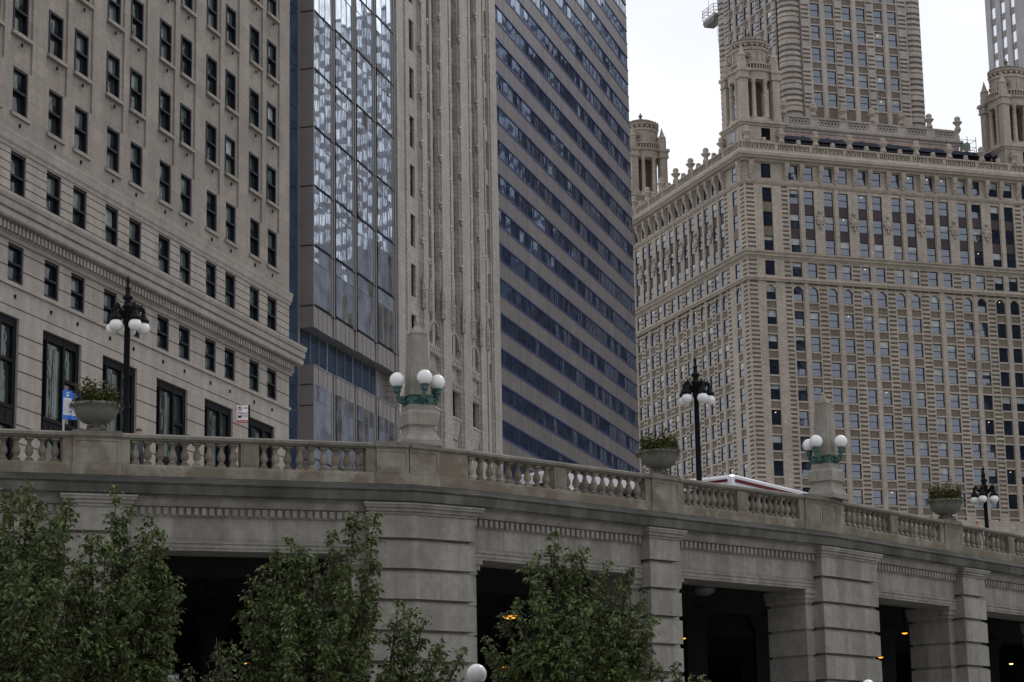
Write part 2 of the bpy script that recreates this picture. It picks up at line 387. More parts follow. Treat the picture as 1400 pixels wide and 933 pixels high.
def fn(u, z):
    inw = any(x < u < x+WW for x in wx)
    if z > 31.1:
        if inw and any(t-2.25 < z < t for t in tops): return None
        if any(x-.32 < u < x+WW+.34 for x in wx) and z > 34.3: return (.1, 'lime')
        return (0, 'lime')
    if 28.02 < z < 30.22 and inw: return None
    if 24.13 < z < 25.9 and inw: return None
    if z < 22.55 and any(a < u < c for a, c in gw): return None
    if any(a < z < c for a, c in gr): return (.07, 'lime2')
    return (0, 'lime2')
b = MB(); relief(b, us, zs, fn, FRONT, .45); b.box(-47, 0, .46, 30, ST, 56, 'lime'); b.face([(-.001, 0, ST), (-.001, .46, ST), (-.001, .46, 56), (-.001, 0, 56)], 'lime2'); T.part('wall', b)
path = [(-47, 0), (0, 0), (0, 14)]
b = MB(); sweep(b, path, [(0, 25.95), (.12, 26.0), (.15, 26.15), (.22, 26.2), (.22, 26.62), (.6, 26.68), (.66, 26.75), (.68, 26.98), (.6, 27.0), (.6, 27.08), (.72, 27.12), (.76, 27.38), (.7, 27.4), (.7, 27.46), (.78, 27.5), (.83, 27.66), (.83, 27.8), (.3, 27.92), (0, 27.96)], 'lime2')
c = T.part('cornice', b)
b = MB()
for k in range(130): b.box(-46.9+.36*k, -46.9+.36*k+.19, -.42, -.221, 26.24, 26.58, 'lime2')
T.part('dentils', b, c)
b = MB(); sweep(b, path, [(0, 30.3), (.05, 30.3), (.07, 30.45), (.13, 30.55), (.16, 30.8), (.19, 30.95), (.19, 31.03), (0, 31.1)], 'lime2'); T.part('belt_course', b)
b = MB(); sweep(b, path, [(0, 23.92), (.09, 23.92), (.09, 24.1), (0, 24.12)], 'lime2'); T.part('string_course', b)
sl = MB(); sl.box(-.2, WW+.2, -.1, .2, -.18, 0, 'lime'); k = 0
for x in wx[::-1]:
    for t in tops[:5]:
        if k < 100 and x > -39: T.put('window_sill', mesh_of(sl, 'window_sill'), x, 0, t-2.25); k += 1
fr = sash_frame('window', WW, 2.25, .13, depth=.3); fr2 = sash_frame('window', WW, 2.2, .13, depth=.3); fr3 = sash_frame('window', WW, 1.77, .13, depth=.3)
def pool(w, h, k, kinds, t=.13, tilt=.02, lamps=()):
    return [pane_mesh('pane', w, h, kinds[i % len(kinds)], t, .5, .06 if h != 2.25 and h != 2.2 and h != 1.77 else .22, tilt, 1 if i in lamps else 0) for i in range(k)]
KL = [('g_lh', 'g_lh'), ('curtain', 'curtain'), ('g_lh', 'curtain'), ('curtain', 'g_lh'), ('g_lh', 'g_lh', 'curtain', .5), ('g_lh', 'curtain'), ('curtain', 'blind', 'blind', 1)]
p1, p2, p3 = pool(WW, 2.25, 21, KL), pool(WW, 2.2, 8, KL), pool(WW, 1.77, 8, KL)
items = []
for x in wx[::-1]:
    if x < -39: continue
    for t in tops[:5]: items.append((fr, random.choice(p1), x, .07, t-2.25, 0))
    items.append((fr2, random.choice(p2), x, .07, 28.02, 0)); items.append((fr3, random.choice(p3), x, .07, 24.13, 0))
emit_windows(T, items, 100)
b = MB(); b.box(-.05, .05, -.06, 0, -.1, .08, 'iron'); b.box(-.09, .09, -.04, 0, -.02, .03, 'iron'); anc = b
k = 0
for x in wx[::-1]:
    for z in [t-2.75 for t in tops]+[23.5]:
        if x > -38 and k < 90: T.put('wall_anchor', mesh_of(anc, 'wall_anchor'), x+.72, 0 if z > 31 else -.001, z, 0); k += 1
# large iron-framed street windows
b = MB(); H = 22.5-14.5
for x0, x1 in ((0, .3), (.62, .74), (2.3, 2.5), (3.6, 3.9)): b.box(x0, x1, 0, .3, 0, H, 'iron')
b.box(.3, 3.6, .02, .28, H-.34, H, 'iron'); b.box(.3, 3.6, -.03, .26, 3.1, 4.0, 'iron'); b.box(.3, 3.6, -.08, .2, 3.85, 4.02, 'iron'); b.box(2.5, 3.6, .02, .24, 6.0, 6.15, 'iron'); b.box(.3, 3.6, 0, .25, 0, .5, 'iron')
for k in range(10):
    a0, a1 = math.pi*k/10, math.pi*(k+1)/10
    b.bar((1.5+.95*math.cos(a0), .05, 2.3+.95*math.sin(a0)), (1.5+.95*math.cos(a1), .05, 2.3+.95*math.sin(a1)), .22, .16, 'iron')
for k in range(6): b.box(.4+.52*k, .55+.52*k, -.05, .1, 3.25, 3.75, 'iron')
shop = b
b = MB(); rs = random.Random(3)
for x0, x1, z0, z1 in ((.3, .62, 4, H-.3), (.74, 2.3, 4, H-.3), (2.5, 3.6, 4, 6.), (2.5, 3.6, 6.1, H-.3), (.3, 3.6, .4, 3.2)):
    b.face([(x0, .16, z0), (x1, .17, z0), (x1, .18, z1), (x0, .16, z1)], 'g_lh')
b.face([(1.5, .15, 4.2), (2.2, .155, 4.2), (2.2, .155, 7.4), (1.6, .15, 7.4)], 'curtain')
shopp = b
for a, c_ in gw[1:]:
    o = T.put('street_window', mesh_of(shop, 'street_window'), a, .12, 14.5); link('pane', mesh_of(shopp, 'pane'), o)

# ---- building with folded glass bays
T = Thing('glass_bay_building', 'grey panelled building with folded glass bays, between the beige block and the cream tower', 'building', PW[0], PW[1], ST, TW)
S0, PT_, S1 = 4.12, 4.05, 20.4
fl = [31.2+3.84*k for k in range(8)]
b = MB()
b.box(.06, S1, 1.0, 25, ST, 62, 'granite')                   # core; its front is the recessed plane
# upper projecting volume: slab edges, soffit, near side
def baypoly(i0=0):
    P = []
    for k in range(4):
        a = S0+PT_*k; P += [(a, 0), (a+3.42, .1), (a+3.55, .1), (a+3.55, .2), (a+3.78, .2), (a+3.78, 0.06), (a+PT_, 0.06)]
    return P
bp = baypoly(); back = [(S1, 0.999), (S0, .999)]
b.prism(bp+back, 29.85, 31.16, 'granite')
for k, z in enumerate(fl): b.prism(bp+back, z, z+.07, 'frame')
b.prism([(S0, .0), (S0+.12, .0), (S0+.12, .999), (S0, .999)], 31.16, 62, 'granite')
for z in fl: b.box(S0-.012, S0-.001, 0.01, .99, z-.03, z+.03, 'black')
for k in range(4):
    a = S0+PT_*k
    for x0, x1, y0 in ((a+3.42, a+3.6, .07), (a+3.72, a+3.9, .03)): b.box(x0, x1, y0, .99, 31.16, 62, 'gframe')
    b.box(a+3.6, a+3.72, .3, .98, 31.16, 62, 'frame')
    for z in fl: b.box(a+3.4, a+3.92, .025, .2, z-.05, z-.012, 'black')
# lower projecting volume
lowz = [27.5]
b.prism(bp+back, 26.3, 27.42, 'granite'); b.prism([(x, y-.03) for x, y in bp]+[(S1, .99), (S0, .99)], 27.42, 27.52, 'gframe')
b.prism([(S0, 0), (S0+.12, 0), (S0+.12, .999), (S0, .999)], ST, 26.3, 'granite')
for z in (26.25, 24.95, 21.6): b.box(S0-.012, S0-.001, .01, .99, z-.03, z+.03, 'black')
for k in range(4):
    a = S0+PT_*k
    for x0, x1, y0 in ((a+3.42, a+3.6, .07), (a+3.72, a+3.9, .03)): b.box(x0, x1, y0, .99, ST, 26.3, 'gframe')
    b.box(a+3.6, a+3.72, .3, .98, ST, 26.3, 'frame')
    for j in (1, 2, 3): b.box(a+.85*j, a+.85*j+.03, .02+.066*j-.03, .06+.066*j, 26.3, 27.4, 'black') if 0 else None
    for j in (1, 2, 3):
        x = a+.86*j
        for z0, z1 in ((26.3, 27.4), (29.86, 31.15)): b.box(x, x+.025, .025*j-.012, .025*j+.03, z0, z1, 'black')
b.box(3.72, 3.9, .86, 1.02, ST, 62, 'gframe'); b.box(3.98, S0-.01, .9, 1.02, ST, 62, 'gframe')
T.part('wall', b)
rs = random.Random(5)
def baypane(z0, z1, dark=False):
    """one storey of one bay: narrow top lights, then tall lights, each pane a little out of true"""
    q = MB(); n = 3; zt = z1-.95
    for j in range(n):
        x0, x1 = .04+j*3.36/n, .04+(j+1)*3.36/n-.05
        for a, c in ((z0, zt-.04), (zt, z1)):
            ty = lambda x: .1*x/3.42+.02; t = rs.uniform(-.012, .012); u = rs.uniform(-.02, .02)
            q.face([(x0, ty(x0)-t-u, a), (x1, ty(x1)+t-u, a), (x1, ty(x1)+t+u, c), (x0, ty(x0)-t+u, c)], 'g_bay')
        q.box(x1, x1+.05, .1*x1/3.42+.0, .1*x1/3.42+.06, z0, z1, 'gframe')
    q.box(.02, 3.4, .12, .17, zt-.04, zt, 'frame') if 0 else None
    q.grid([[(.02, .004, zt-.03), (.02, .004, zt)], [(3.42, .104, zt-.03), (3.42, .104, zt)]], 'gframe', False, False)
    return q
for k in range(4):
    for i, z in enumerate(fl[:7]):
        p = baypane(.16, 3.8); o = T.put('bay_window', mesh_of(p, 'bay_window'), S0+PT_*k, 0, z)
    p = baypane(0, 4.6); T.put('bay_window', mesh_of(p, 'bay_window'), S0+PT_*k, 0, 26.3-4.6)
    p = baypane(0, 4.0); T.put('bay_window', mesh_of(p, 'bay_window'), S0+PT_*k, 0, 26.3-4.7-4.0)
for k in range(3):                                            # ribbon of glass in the recess
    q = MB(); x0 = 4.3+4.75*k
    for j in range(3):
        a, c = x0+1.53*j, x0+1.53*(j+1)-.06; t = rs.uniform(-.02, .02)
        q.face([(a, .93-t, 27.5), (c, .93+t, 27.5), (c, .93+t, 29.9), (a, .93-t, 29.9)], 'g_blue'); q.box(c, c+.06, .86, .95, 27.5, 29.9, 'gframe' if j < 2 else 'paleg')
    T.part('ribbon_window', q)
q = MB()
for i in range(10):
    z = 23.5+3.84*i
    q.face([(1.2, .94, z-2.7), (3.7, .94, z-2.7), (3.7, .94, z), (1.2, .94, z)], 'g_blue'); q.face([(1.2, .93, z+.08), (3.7, .93, z+.08), (3.7, .93, z+1.05), (1.2, .93, z+1.05)], 'g_blue')
T.part('strip_window', q)

# ---- slender cream tower
T = Thing('slender_tower', 'slender cream terracotta tower with shafted piers and narrow slot windows', 'building', PW[0], PW[1], ST, TW)
A0, A1 = 20.55, 45.25
ftop = [31.1+3.64*k for k in range(12)]          # heads of the side windows
piers = [(25.2, 26.9, -.25), (29.2, 31.7, -.42), (34.2, 36.8, -.42), (39.3, 41.3, -.25)]
bays = [(26.9, 29.2), (31.7, 34.2), (36.8, 39.3)]
side = [(23.3, 24.35), (42.2, 43.1)]
us = [A0, A1]+[v for p in piers for v in (p[0], p[1], p[0]+.28, p[1]-.28)]+[v for c in bays for v in (c[0], c[1], (c[0]+c[1])/2-.3, (c[0]+c[1])/2+.3, c[0]+.12, c[1]-.12)]+[v for c in side for v in c]+[22.2, 22.5, 41.9, 43.4]
zs = [ST, 72, 33.3, 31.0, 28.9, 27.4]+[v for t in ftop for v in (t, t-2.35, t+.0, t-2.6, t+.25)]
def fn(u, z):
    for a, c, d in piers:
        if a < u < c: return (d if a+.28 < u < c-.28 else d+.16, 'cream')
    for a, c in side:
        if a < u < c and z > 34 and any(t-2.35 < z < t for t in ftop): return None
    for a, c in bays:
        if a < u < c:
            m = (a+c)/2
            if z < 33.3: return None if (28.9 < z < 31.0 and a+.12 < u < c-.12) else (.05, 'cream')
            if abs(u-m) < .3: return (-.12, 'cream')
            if any(t-2.35 < z < t for t in ftop): return None
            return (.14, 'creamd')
    if 22.2 < u < 22.5 or 41.9 < u < 42.2 or 43.1 < u < 43.4: return (-.1, 'cream')
    if u > 43.4: return (-.2, 'cream')
    return (0, 'cream')
b = MB(); relief(b, us, zs, fn, FRONT, .3); b.box(A0, A1, .66, 25, ST, 72, 'creamd'); b.face([(A1-.001, -.2, ST), (A1-.001, .66, ST), (A1-.001, .66, 72), (A1-.001, -.2, 72)], 'cream')
b.face([(A0+.001, 0, ST), (A0+.001, .66, ST), (A0+.001, .66, 72), (A0+.001, 0, 72)], 'cream'); T.part('wall', b)
slot = sash_frame('slot_window', .75, 2.35, .08); sw = pool(.75, 2.35, 5, [('g_lh', 'g_lh'), ('g_lh', 'curtain'), ('blind', 'g_lh')], .08)
sidew = sash_frame('slot_window', 1.05, 2.35, .1); sp = pool(1.05, 2.35, 5, [('g_lh', 'g_lh'), ('curtain', 'curtain')], .1)
bigw = sash_frame('slot_window', 2.06, 2.1, .12, rail=0); bp_ = [pane_mesh('pane', 2.06, 2.1, ('g_lh',), .12, 0)]
items = []
for a, c in bays: items.append((bigw, bp_[0], a+.12, .18, 28.9, 0))
for t in ftop[1:11]:
    for a, c in bays:
        m = (a+c)/2
        if t > 34: items += [(slot, random.choice(sw), a+.04, .08, t-2.35, 0), (slot, random.choice(sw), m+.34, .08, t-2.35, 0)]
    for a, c in side: items.append((sidew, random.choice(sp), a, .18, t-2.35, 0))
emit_windows(T, items, 100, 'slot_window')
for a, c in bays:
    m = (a+c)/2; b = MB()
    for k in range(5):                                        # little gabled canopies over the low windows
        x = a+.1+k*(c-a-.2)/4
        for zb, r, h in ((32.55, .13, .95), (30.75, .1, .75)):
            b.lathe([(.03, 0), (r*1.3, .22), (r, .3), (r, .55), (r*1.4, .6), (r*.5, .8), (.01, .8+h*.35)], 'cream', (x, -.12, zb), 6, False)
        b.box(x-.14, x+.14, -.12, .06, 33.1, 33.3, 'cream') if k < 5 else None
    b.box(a, c, -.1, .05, 33.0, 33.12, 'cream'); b.box(a, c, -.06, .05, 31.25, 31.35, 'cream'); T.part('canopy', b)
    b = MB(); b.prism([(a+.15, -.3), (c-.15, -.3), (c-.15, .05), (a+.15, .05)], 28.7, 28.85, 'cream'); b.prism([(a+.4, -.05), (c-.4, -.05), (c-.4, .05), (a+.4, .05)], 27.3, 28.7, 'cream', [(a+.2, -.25), (c-.2, -.25), (c-.2, .05), (a+.2, .05)]); T.part('balcony', b)
    for z in (34.2, 36.5):                                    # cusped arches
        b = MB(); r = (c-a)/2-.1
        for k in range(9):
            a0, a1 = math.pi*k/9, math.pi*(k+1)/9
            b.bar((m+r*math.cos(a0), -.08, z+.9*r*math.sin(a0)), (m+r*math.cos(a1), -.08, z+.9*r*math.sin(a1)), .24, .2, 'cream')
        if z < 35: T.part('tracery_arch', b)
ck = MB(); ck.lathe([(.02, 0), (.14, .15), (.1, .3), (.17, .36), (.02, .62)], 'cream', (0, 0, 0), 5, False)
pk = MB(); pk.lathe([(.2, 0), (.2, 1.3), (.28, 1.35), (.22, 1.5), (.02, 2.6)], 'cream', (0, 0, 0), 6, False)
for a, c, d in piers:                                         # crockets and pinnacles down the shafts
    for x in (a+.12, c-.12):
        for k in range(9): T.put('crocket', mesh_of(ck, 'crocket'), x, d+.02, 36.5+3.64*k-(1.2 if x > a+1 else 0))
        T.put('pinnacle', mesh_of(pk, 'pinnacle'), x, d-.05, 35.5)

# ---- banded hotel tower
T = Thing('banded_tower', 'tall tower of grey metal bands and blue framed ribbon windows', 'building', PW[0], PW[1], ST, TW)
B0, B1 = 45.35, 95.75
bz = [30.9+2.9*k-.02*k*0 for k in range(-7, 24)]              # heads of the ribbons
us = [B0, B1]+[B0+3.15*k for k in range(1, 16)]; zs = [ST, 100]+[v for z in bz for v in (z, z-1.5)]
b = MB(); relief(b, [B0, B1], zs, lambda u, z: None if any(t-1.5 < z < t for t in bz) else (0, 'spand'), FRONT, .3)
for k in range(1, 16):
    for t in bz: b.box(B0+3.15*k-.012, B0+3.15*k+.012, -.004, .05, t+.01, t+1.39, 'frame') if t < 95 else None
b.box(B0, B1, .31, 22, ST, 100, 'spand'); T.part('wall', b)
rs = random.Random(9)
for t in bz:
    q = MB(); n = 36; w = (B1-B0)/n
    for j in range(n):
        x0, x1 = B0+w*j+.03, B0+w*(j+1)-.03; a, c = rs.uniform(-.022, .022), rs.uniform(-.016, .016)
        q.face([(x0, .05-a-c, t-1.42), (x1, .05+a-c, t-1.42), (x1, .05+a+c, t-.08), (x0, .05-a+c, t-.08)], 'g_rib')
        q.box(x1+.01, x1+.06, .04, .12, t-1.42, t-.08, 'bframe')
    q.box(B0, B1, -.03, .2, t-.1, t, 'bframe'); q.box(B0, B1, -.05, .2, t-1.52, t-1.41, 'bframe'); q.box(B0, B0+.06, -.02, .2, t-1.41, t-.1, 'bframe')
    T.part('ribbon_window', q)

# ================================================================== terracotta skyscraper with the corner turrets
PJ = at(1015, 194, 330)
T = Thing('terracotta_skyscraper', 'tan terracotta skyscraper with domed corner turrets and a tall setback tower, in the distance', 'building', PJ[0], PJ[1], ST, TJ)
JW, JD = 53.3, 50.6
WJ, WH = 1.63, 2.28
def columns(single0, start, pitch, n, single1):
    p = [start+pitch*k for k in range(n)]
    return [single0, single1]+[v for q in p for v in (q, q+2.57)], p
rows = [74.07-3.835*k for k in range(-1, 9)]                   # window heads from the arched row down
top3 = [93.1, 89.3, 85.52]
def facade(mb, place, single0, start, pitch, n, single1, L):
    cols, prs = columns(single0, start, pitch, n, single1)
    qs = [(.22, 1.6), (start-1.35, start-.3), (L-1.6, L-.22), (prs[-1]+4.2+.3, prs[-1]+4.2+1.35)]+[(q+4.2+.18, q+pitch-.18) for q in prs[:-1]]
    us = [0, L]+[v for c in cols for v in (c, c+WJ)]+[v for q in qs for v in q]+[v for q in prs for v in (q+1.63+.12, q+2.57-.12)]
    bands = [(z, z+.33) for z in np.arange(44.2, 78.2, .692)]+[(z, z+.33) for z in np.arange(79.3, 81.9, .692)]+[(z, z+.33) for z in np.arange(83.5, 93.4, .692)]
    zs = [ST, 43, 97.5, 93.6, 94.25, 78.5, 79.1, 82, 83.2, 81.67, 79.4, 96.9, 94.62]+[v for t in rows for v in (t, t-WH, t-WH-.27, t+.25)]+[v for t in top3 for v in (t, t-WH, t-WH-.1)]+[v for q in bands for v in q]
    inb = lambda z: any(a < z < c for a, c in bands)
    def fn(u, z):
        col = any(c < u < c+WJ for c in cols); pair = any(q < u < q+4.2 for q in prs); quoin = any(a < u < c for a, c in qs)
        edge = u < 1.9 or u > L-1.9
        if z > 94.25: return None if (94.62 < z < 96.9 and col) else (.1, 'terra')
        if z > 93.6: return (0, 'terra')
        if z > 83.2:
            if pair:
                if col: return None if any(t-WH < z < t for t in top3) else ((.22, 'brownmetal') if z < 93.1 else (.05, 'terra'))
                return (-.08, 'terra') if any(q+1.75 < u < q+2.45 for q in prs) else (.12, 'terra')
            if col and any(t-WH < z < t for t in top3): return None
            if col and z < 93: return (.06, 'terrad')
            big = u < prs[0] or u > prs[-1]+4.2
            if quoin and big and inb(z): return (.12, 'terrad')
            return (0, 'terra')
        if z > 82: return (0, 'terra')
        if z > 79.1:
            if col and 79.4 < z < 81.67: return None
            if quoin and inb(z): return (.12, 'terrad')
            return (0, 'terra')
        if z > 78.5: return (0, 'terra')
        if z < 43: return (0, 'terra')
        if col:
            for t in rows:
                if t-WH < z < t: return None
                if t-WH-.27 < z < t-WH or t < z < t+.25: return (.03, 'terra')
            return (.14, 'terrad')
        if quoin and inb(z): return (.13, 'terrad')  # band recess: dirt and its own shadow in one darker colour
        if any(q+1.75 < u < q+2.45 for q in prs): return (-.1, 'terra')
        return (0, 'terra')
    relief(mb, us, zs, fn, place, .4)
    return cols, prs
b = MB(); colF, prF = facade(b, FRONT, 2.96, 7.53, 5.86, 7, 48.7, JW)
colL, prL = facade(b, LEFT, 2.7, 7.6, 5.6, 7, 46.2, JD)
b.prism([(.41, .41), (JW, .41), (JW, JD), (.41, JD)], ST, 100, 'terra'); T.part('wall', b)
# mouldings and main cornice run round both streets
path = [(0, JD), (0, 0), (JW, 0)]
b = MB(); sweep(b, path, [(0, 78.45), (.3, 78.45), (.35, 78.7), (.5, 78.75), (.5, 79.0), (.3, 79.12), (0, 79.15)], 'terra')
sweep(b, path, [(0, 82.0), (.12, 82.0), (.15, 82.25), (.45, 82.3), (.5, 82.7), (.75, 82.75), (.8, 83.0), (0, 83.22)], 'terra')
sweep(b, path, [(0, 93.6), (.12, 93.62), (.3, 93.9), (.35, 94.15), (0, 94.25)], 'terra'); m_ = T.part('belt_course', b)
b = MB()
for k in range(120): b.box(.2+.445*k, .2+.445*k+.24, -.44, -.151, 82.32, 82.68, 'terra')
for k in range(110): b.box(-.44, -.151, .2+.445*k, .2+.445*k+.24, 82.32, 82.68, 'terra')
T.part('dentils', b, m_)
b = MB(); sweep(b, path, [(0, 97.1), (.3, 97.1), (.35, 97.4), (.9, 97.5), (1.0, 97.75), (1.25, 97.85), (1.3, 98.3), (1.0, 98.6), (1.0, 98.75), (.1, 98.8), (0, 98.8)], 'terra')
b.prism([(.0, .0), (JW, 0), (JW, JD), (0, JD)], 98.0, 98.7, 'terra'); T.part('cornice', b)
# parapet: panels with drops, a post every bay
b = MB()
sweep(b, path, [(.75, 98.75), (.85, 98.75), (.85, 98.95), (.75, 98.97)], 'terra'); sweep(b, path, [(.35, 99.75), (.9, 99.75), (.95, 99.9), (.9, 100.02), (.35, 100.02)], 'terra'); sweep(b, path, [(.35, 98.75), (.55, 98.75), (.55, 99.76), (.35, 99.76)], 'terra')
def drops(fr, n):
    for k in range(n):
        u = -.6+.73*k; i = k % 8
        if i in (0,): fr(u-.28, u+.3, .88, 98.95, 99.76)
        elif i == 4: fr(u-.1, u+.1, .84, 98.95, 99.76)
        else: fr(u-.24, u-.13, .84, 99.2, 99.76); fr(u+.13, u+.24, .84, 99.2, 99.76); fr(u-.2, u+.2, .8, 99.05, 99.25)
drops(lambda a, c, o, z0, z1: b.box(a, c, -o, -.54, z0, z1, 'terra'), 74); drops(lambda a, c, o, z0, z1: b.box(-o, -.54, a, c, z0, z1, 'terra'), 70)
T.part('parapet', b)
ur = MB(); ur.lathe([(.5, 0), (.5, .5), (.38, .6), (.34, .9), (.75, 1.35), (.8, 1.5), (.5, 1.62), (.42, 1.75), (.5, 2.0), (.42, 2.3), (.2, 2.45), (.01, 2.5)], 'terra', n=10)
kn = MB(); kn.lathe([(.42, 0), (.42, .25), (.3, .35), (.42, .5), (.3, .75), (.01, .85)], 'terra', n=10)
for k in range(9): T.put('urn_finial', mesh_of(ur, 'urn_finial'), .4+5.86*k, -.55, 100.02); T.put('ball_finial', mesh_of(kn, 'ball_finial'), .4+5.86*k+2.93, -.55, 100.02) if k < 8 else None
for k in range(1, 9): T.put('urn_finial', mesh_of(ur, 'urn_finial'), -.55, .4+5.86*k, 100.02); T.put('ball_finial', mesh_of(kn, 'ball_finial'), -.55, .4+5.86*k-2.93, 100.02)
# scroll brackets between the top windows, cartouches on the piers
br = MB(); br.prism([(-.38, -.75), (.38, -.75), (.38, .1), (-.38, .1)], 96.1-94.4, 97.1-94.4, 'terra'); br.prism([(-.3, -.15), (.3, -.15), (.3, .1), (-.3, .1)], .3, 1.7, 'terra', [(-.36, -.7), (.36, -.7), (.36, .1), (-.36, .1)])
br.ball((0, -.55, 2.0), .3, 'terra', 8, 6); br.ball((0, -.3, .75), .25, 'terra', 8, 6); br.lathe([(.02, -.2), (.16, .1), (.2, .35)], 'terra', (0, -.1, 0), 6)
for q in prF:
    for u in (q-.48, q+2.1): T.put('bracket', mesh_of(br, 'bracket'), u, .05, 94.4)
for u in (1.1, 47.9, 52): T.put('bracket', mesh_of(br, 'bracket'), u, .05, 94.4)
for q in prL:
    for u in (q-.48, q+2.1): T.put('bracket', mesh_of(br, 'bracket'), .05, u, 94.4, -math.pi/2)
T.put('bracket', mesh_of(br, 'bracket'), .05, 1.0, 94.4, -math.pi/2)
ca = MB(); ca.lathe([(.01, 0), (.5, .02), (.62, .1), (.5, .2), (.4, .18), (.3, .28), (.01, .34)], 'terra', n=12)
for k in range(8):
    a = 2*math.pi*k/8; ca.ball((.62*math.cos(a), .62*math.sin(a), .12), .2, 'terra', 6, 5)
ca.ball((0, -.95, .15), .3, 'terra', 8, 5); ca.ball((0, .9, .15), .24, 'terra', 8, 5); ca.v = [(x, -z, -y*1.35) for x, y, z in ca.v]
for q in prF[:-1]: T.put('cartouche', mesh_of(ca, 'cartouche'), q+5.03, -.02, 88.6)
for q in prL[:-1]: T.put('cartouche', mesh_of(ca, 'cartouche'), -.02, q+4.9, 88.6, -math.pi/2)
# windows
fj = sash_frame('window', WJ, WH, .09, depth=.12)
KJ = [('g_j', 'g_j'), ('g_j', 'g_j'), ('g_j', 'g_j'), ('g_j', 'g_j', 'blind', .9), ('g_j', 'g_j', 'blind', .55), ('g_j', 'blind'), ('g_j', 'g_j')]
pj = pool(WJ, WH, 21, KJ, .09, .004, (9,))
fa = MB(); fa.append(fj, 0, 0, 0)
ah = MB()                                                     # terracotta arch head fitted into the arched row
for sgn in (0, 1):
    pts = [(0, 0), (0, -.8)] if sgn == 0 else [(WJ, 0), (WJ, -.8)]
    arc = [(WJ/2+(-1 if sgn == 0 else 1)*WJ/2*math.cos(t*math.pi/16), -.8+.8*math.sin(t*math.pi/16)) for t in range(0, 9)]
    poly = [pts[0]]+arc
    ah.face([(x, -.2, z) for x, z in poly], 'terra')
    for (x, z), (x2, z2) in zip(arc, arc[1:]): ah.face([(x, -.2, z), (x2, -.2, z2), (x2, .2, z2), (x, .2, z)], 'terra')
zF = sorted(rows[1:]+[81.67]+[96.9], key=lambda z: -z)
items = []
def addcol(c, isF, zt):
    f = random.choice(pj)
    items.append((fj, f, c, .24, zt-WH, 0) if isF else (fj, f, .1, c+WJ, zt-WH, -math.pi/2))
for isF, cols in ((True, colF), (False, colL)):
    for c in sorted(cols):
        for zt in rows+[81.67, 96.9]+top3: addcol(c, isF, zt)
items.sort(key=lambda i: (i[5] != 0, i[2] > 47, abs(i[4]-80)))
emit_windows(T, items, 100)
k = 0
for isF, cols in ((True, colF), (False, colL)):
    for c in cols:
        if isF: T.put('arch_head', mesh_of(ah, 'arch_head'), c, .19, rows[0])
        elif True: T.put('arch_head', mesh_of(ah, 'arch_head'), .1, c+WJ, rows[0], -math.pi/2)
# ---- roof: glazed penthouse, podium with lattice parapet
b = MB(); b.box(9.0, 47.2, 4.4, 8.0, 98.7, 102.4, 'g_jd'); b.box(8.6, 47.6, 3.9, 8.2, 102.4, 103.0, 'roofblue')
for k in range(22): b.box(9+1.75*k, 9.12+1.75*k, 4.34, 4.45, 98.7, 102.4, 'roofblue')
T.part('penthouse', b, label='dark glazed penthouse with a navy fascia behind the parapet')
PX0, PX1, PY0, PY1 = 11.5, 42.9, 8.3, 42.5
b = MB(); b.box(PX0, PX1, PY0, PY1, 98.7, 105.6, 'terrat'); pp = [(PX0, PY1), (PX0, PY0), (PX1, PY0), (PX1, PY1)]
sweep(b, pp, [(0, 105.2), (.15, 105.2), (.2, 105.6), (.5, 105.75), (.55, 106.1), (0, 106.3)], 'terrat'); sweep(b, pp, [(-.3, 106.2), (.12, 106.2), (.12, 106.5), (-.3, 106.5)], 'terrat'); sweep(b, pp, [(-.3, 107.55), (.2, 107.55), (.25, 107.85), (-.3, 107.9)], 'terrat'); sweep(b, pp, [(-.3, 106.4), (-.12, 106.4), (-.12, 107.6), (-.3, 107.6)], 'terrad')
n = 6
for k in range(n+1):
    x = PX0+(PX1-PX0)*k/n; b.box(max(PX0, x-.8), min(PX1, x+.8), PY0-.13, PY0+.3, 106.4, 107.6, 'terrat')
    if k < n:
        x0, x1 = x+.8, PX0+(PX1-PX0)*(k+1)/n-.8; m = 6; w = (x1-x0)/m
        for j in range(m):
            b.bar((x0+w*j, PY0+.03, 106.5), (x0+w*(j+1), PY0+.03, 107.55), .16, .2, 'terrat'); b.bar((x0+w*j, PY0+.03, 107.55), (x0+w*(j+1), PY0+.03, 106.5), .16, .2, 'terrat')
for k in range(55): b.box(PX0+.57*k, PX0+.57*k+.3, PY0-.42, PY0-.2, 105.62, 105.78, 'terrat')
for x in (14.2, 18.4, 21, 24.5, 29.5, 34.5, 38.2):                                        # small openings under the parapet
    b.box(x, x+1.1, PY0-.02, PY0+.1, 103.6, 104.7, 'terrag'); b.box(x+.2, x+.9, PY0-.03, PY0+.1, 103.7, 104.6, 'brownmetal')
po = T.part('podium', b)
for k in range(n+1): T.put('urn_finial', mesh_of(ur, 'urn_finial'), PX0+(PX1-PX0)*k/n, PY0+.1, 107.9, 0)
b = MB()
for z in (103.5, 104.0, 104.4): b.bar((9, 7.2, z), (47, 7.2, z), .05, .05, 'orange')
for k in range(20): b.bar((9+2*k, 7.2, 103), (9+2*k, 7.2, 104.45), .08, .08, 'orange')
b.bar((44, 7.2, 103.6), (44, 30, 103.6), .05, .05, 'orange'); T.part('safety_railing', b, label='orange safety railing on the penthouse roof')
b = MB()                                                     # debris netting at the podium's right end
for x in (43.2, 44.6, 46.2):
    for y in (8.5, 12): b.bar((x, y, 103), (x, y, 107.2), .08, .08, 'steel')
for z in (104.2, 105.4, 106.6): b.bar((43.2, 8.5, z), (46.2, 8.5, z), .06, .06, 'steel'); b.bar((46.2, 8.5, z), (46.2, 12, z), .06, .06, 'steel')
T.part('scaffold', b)
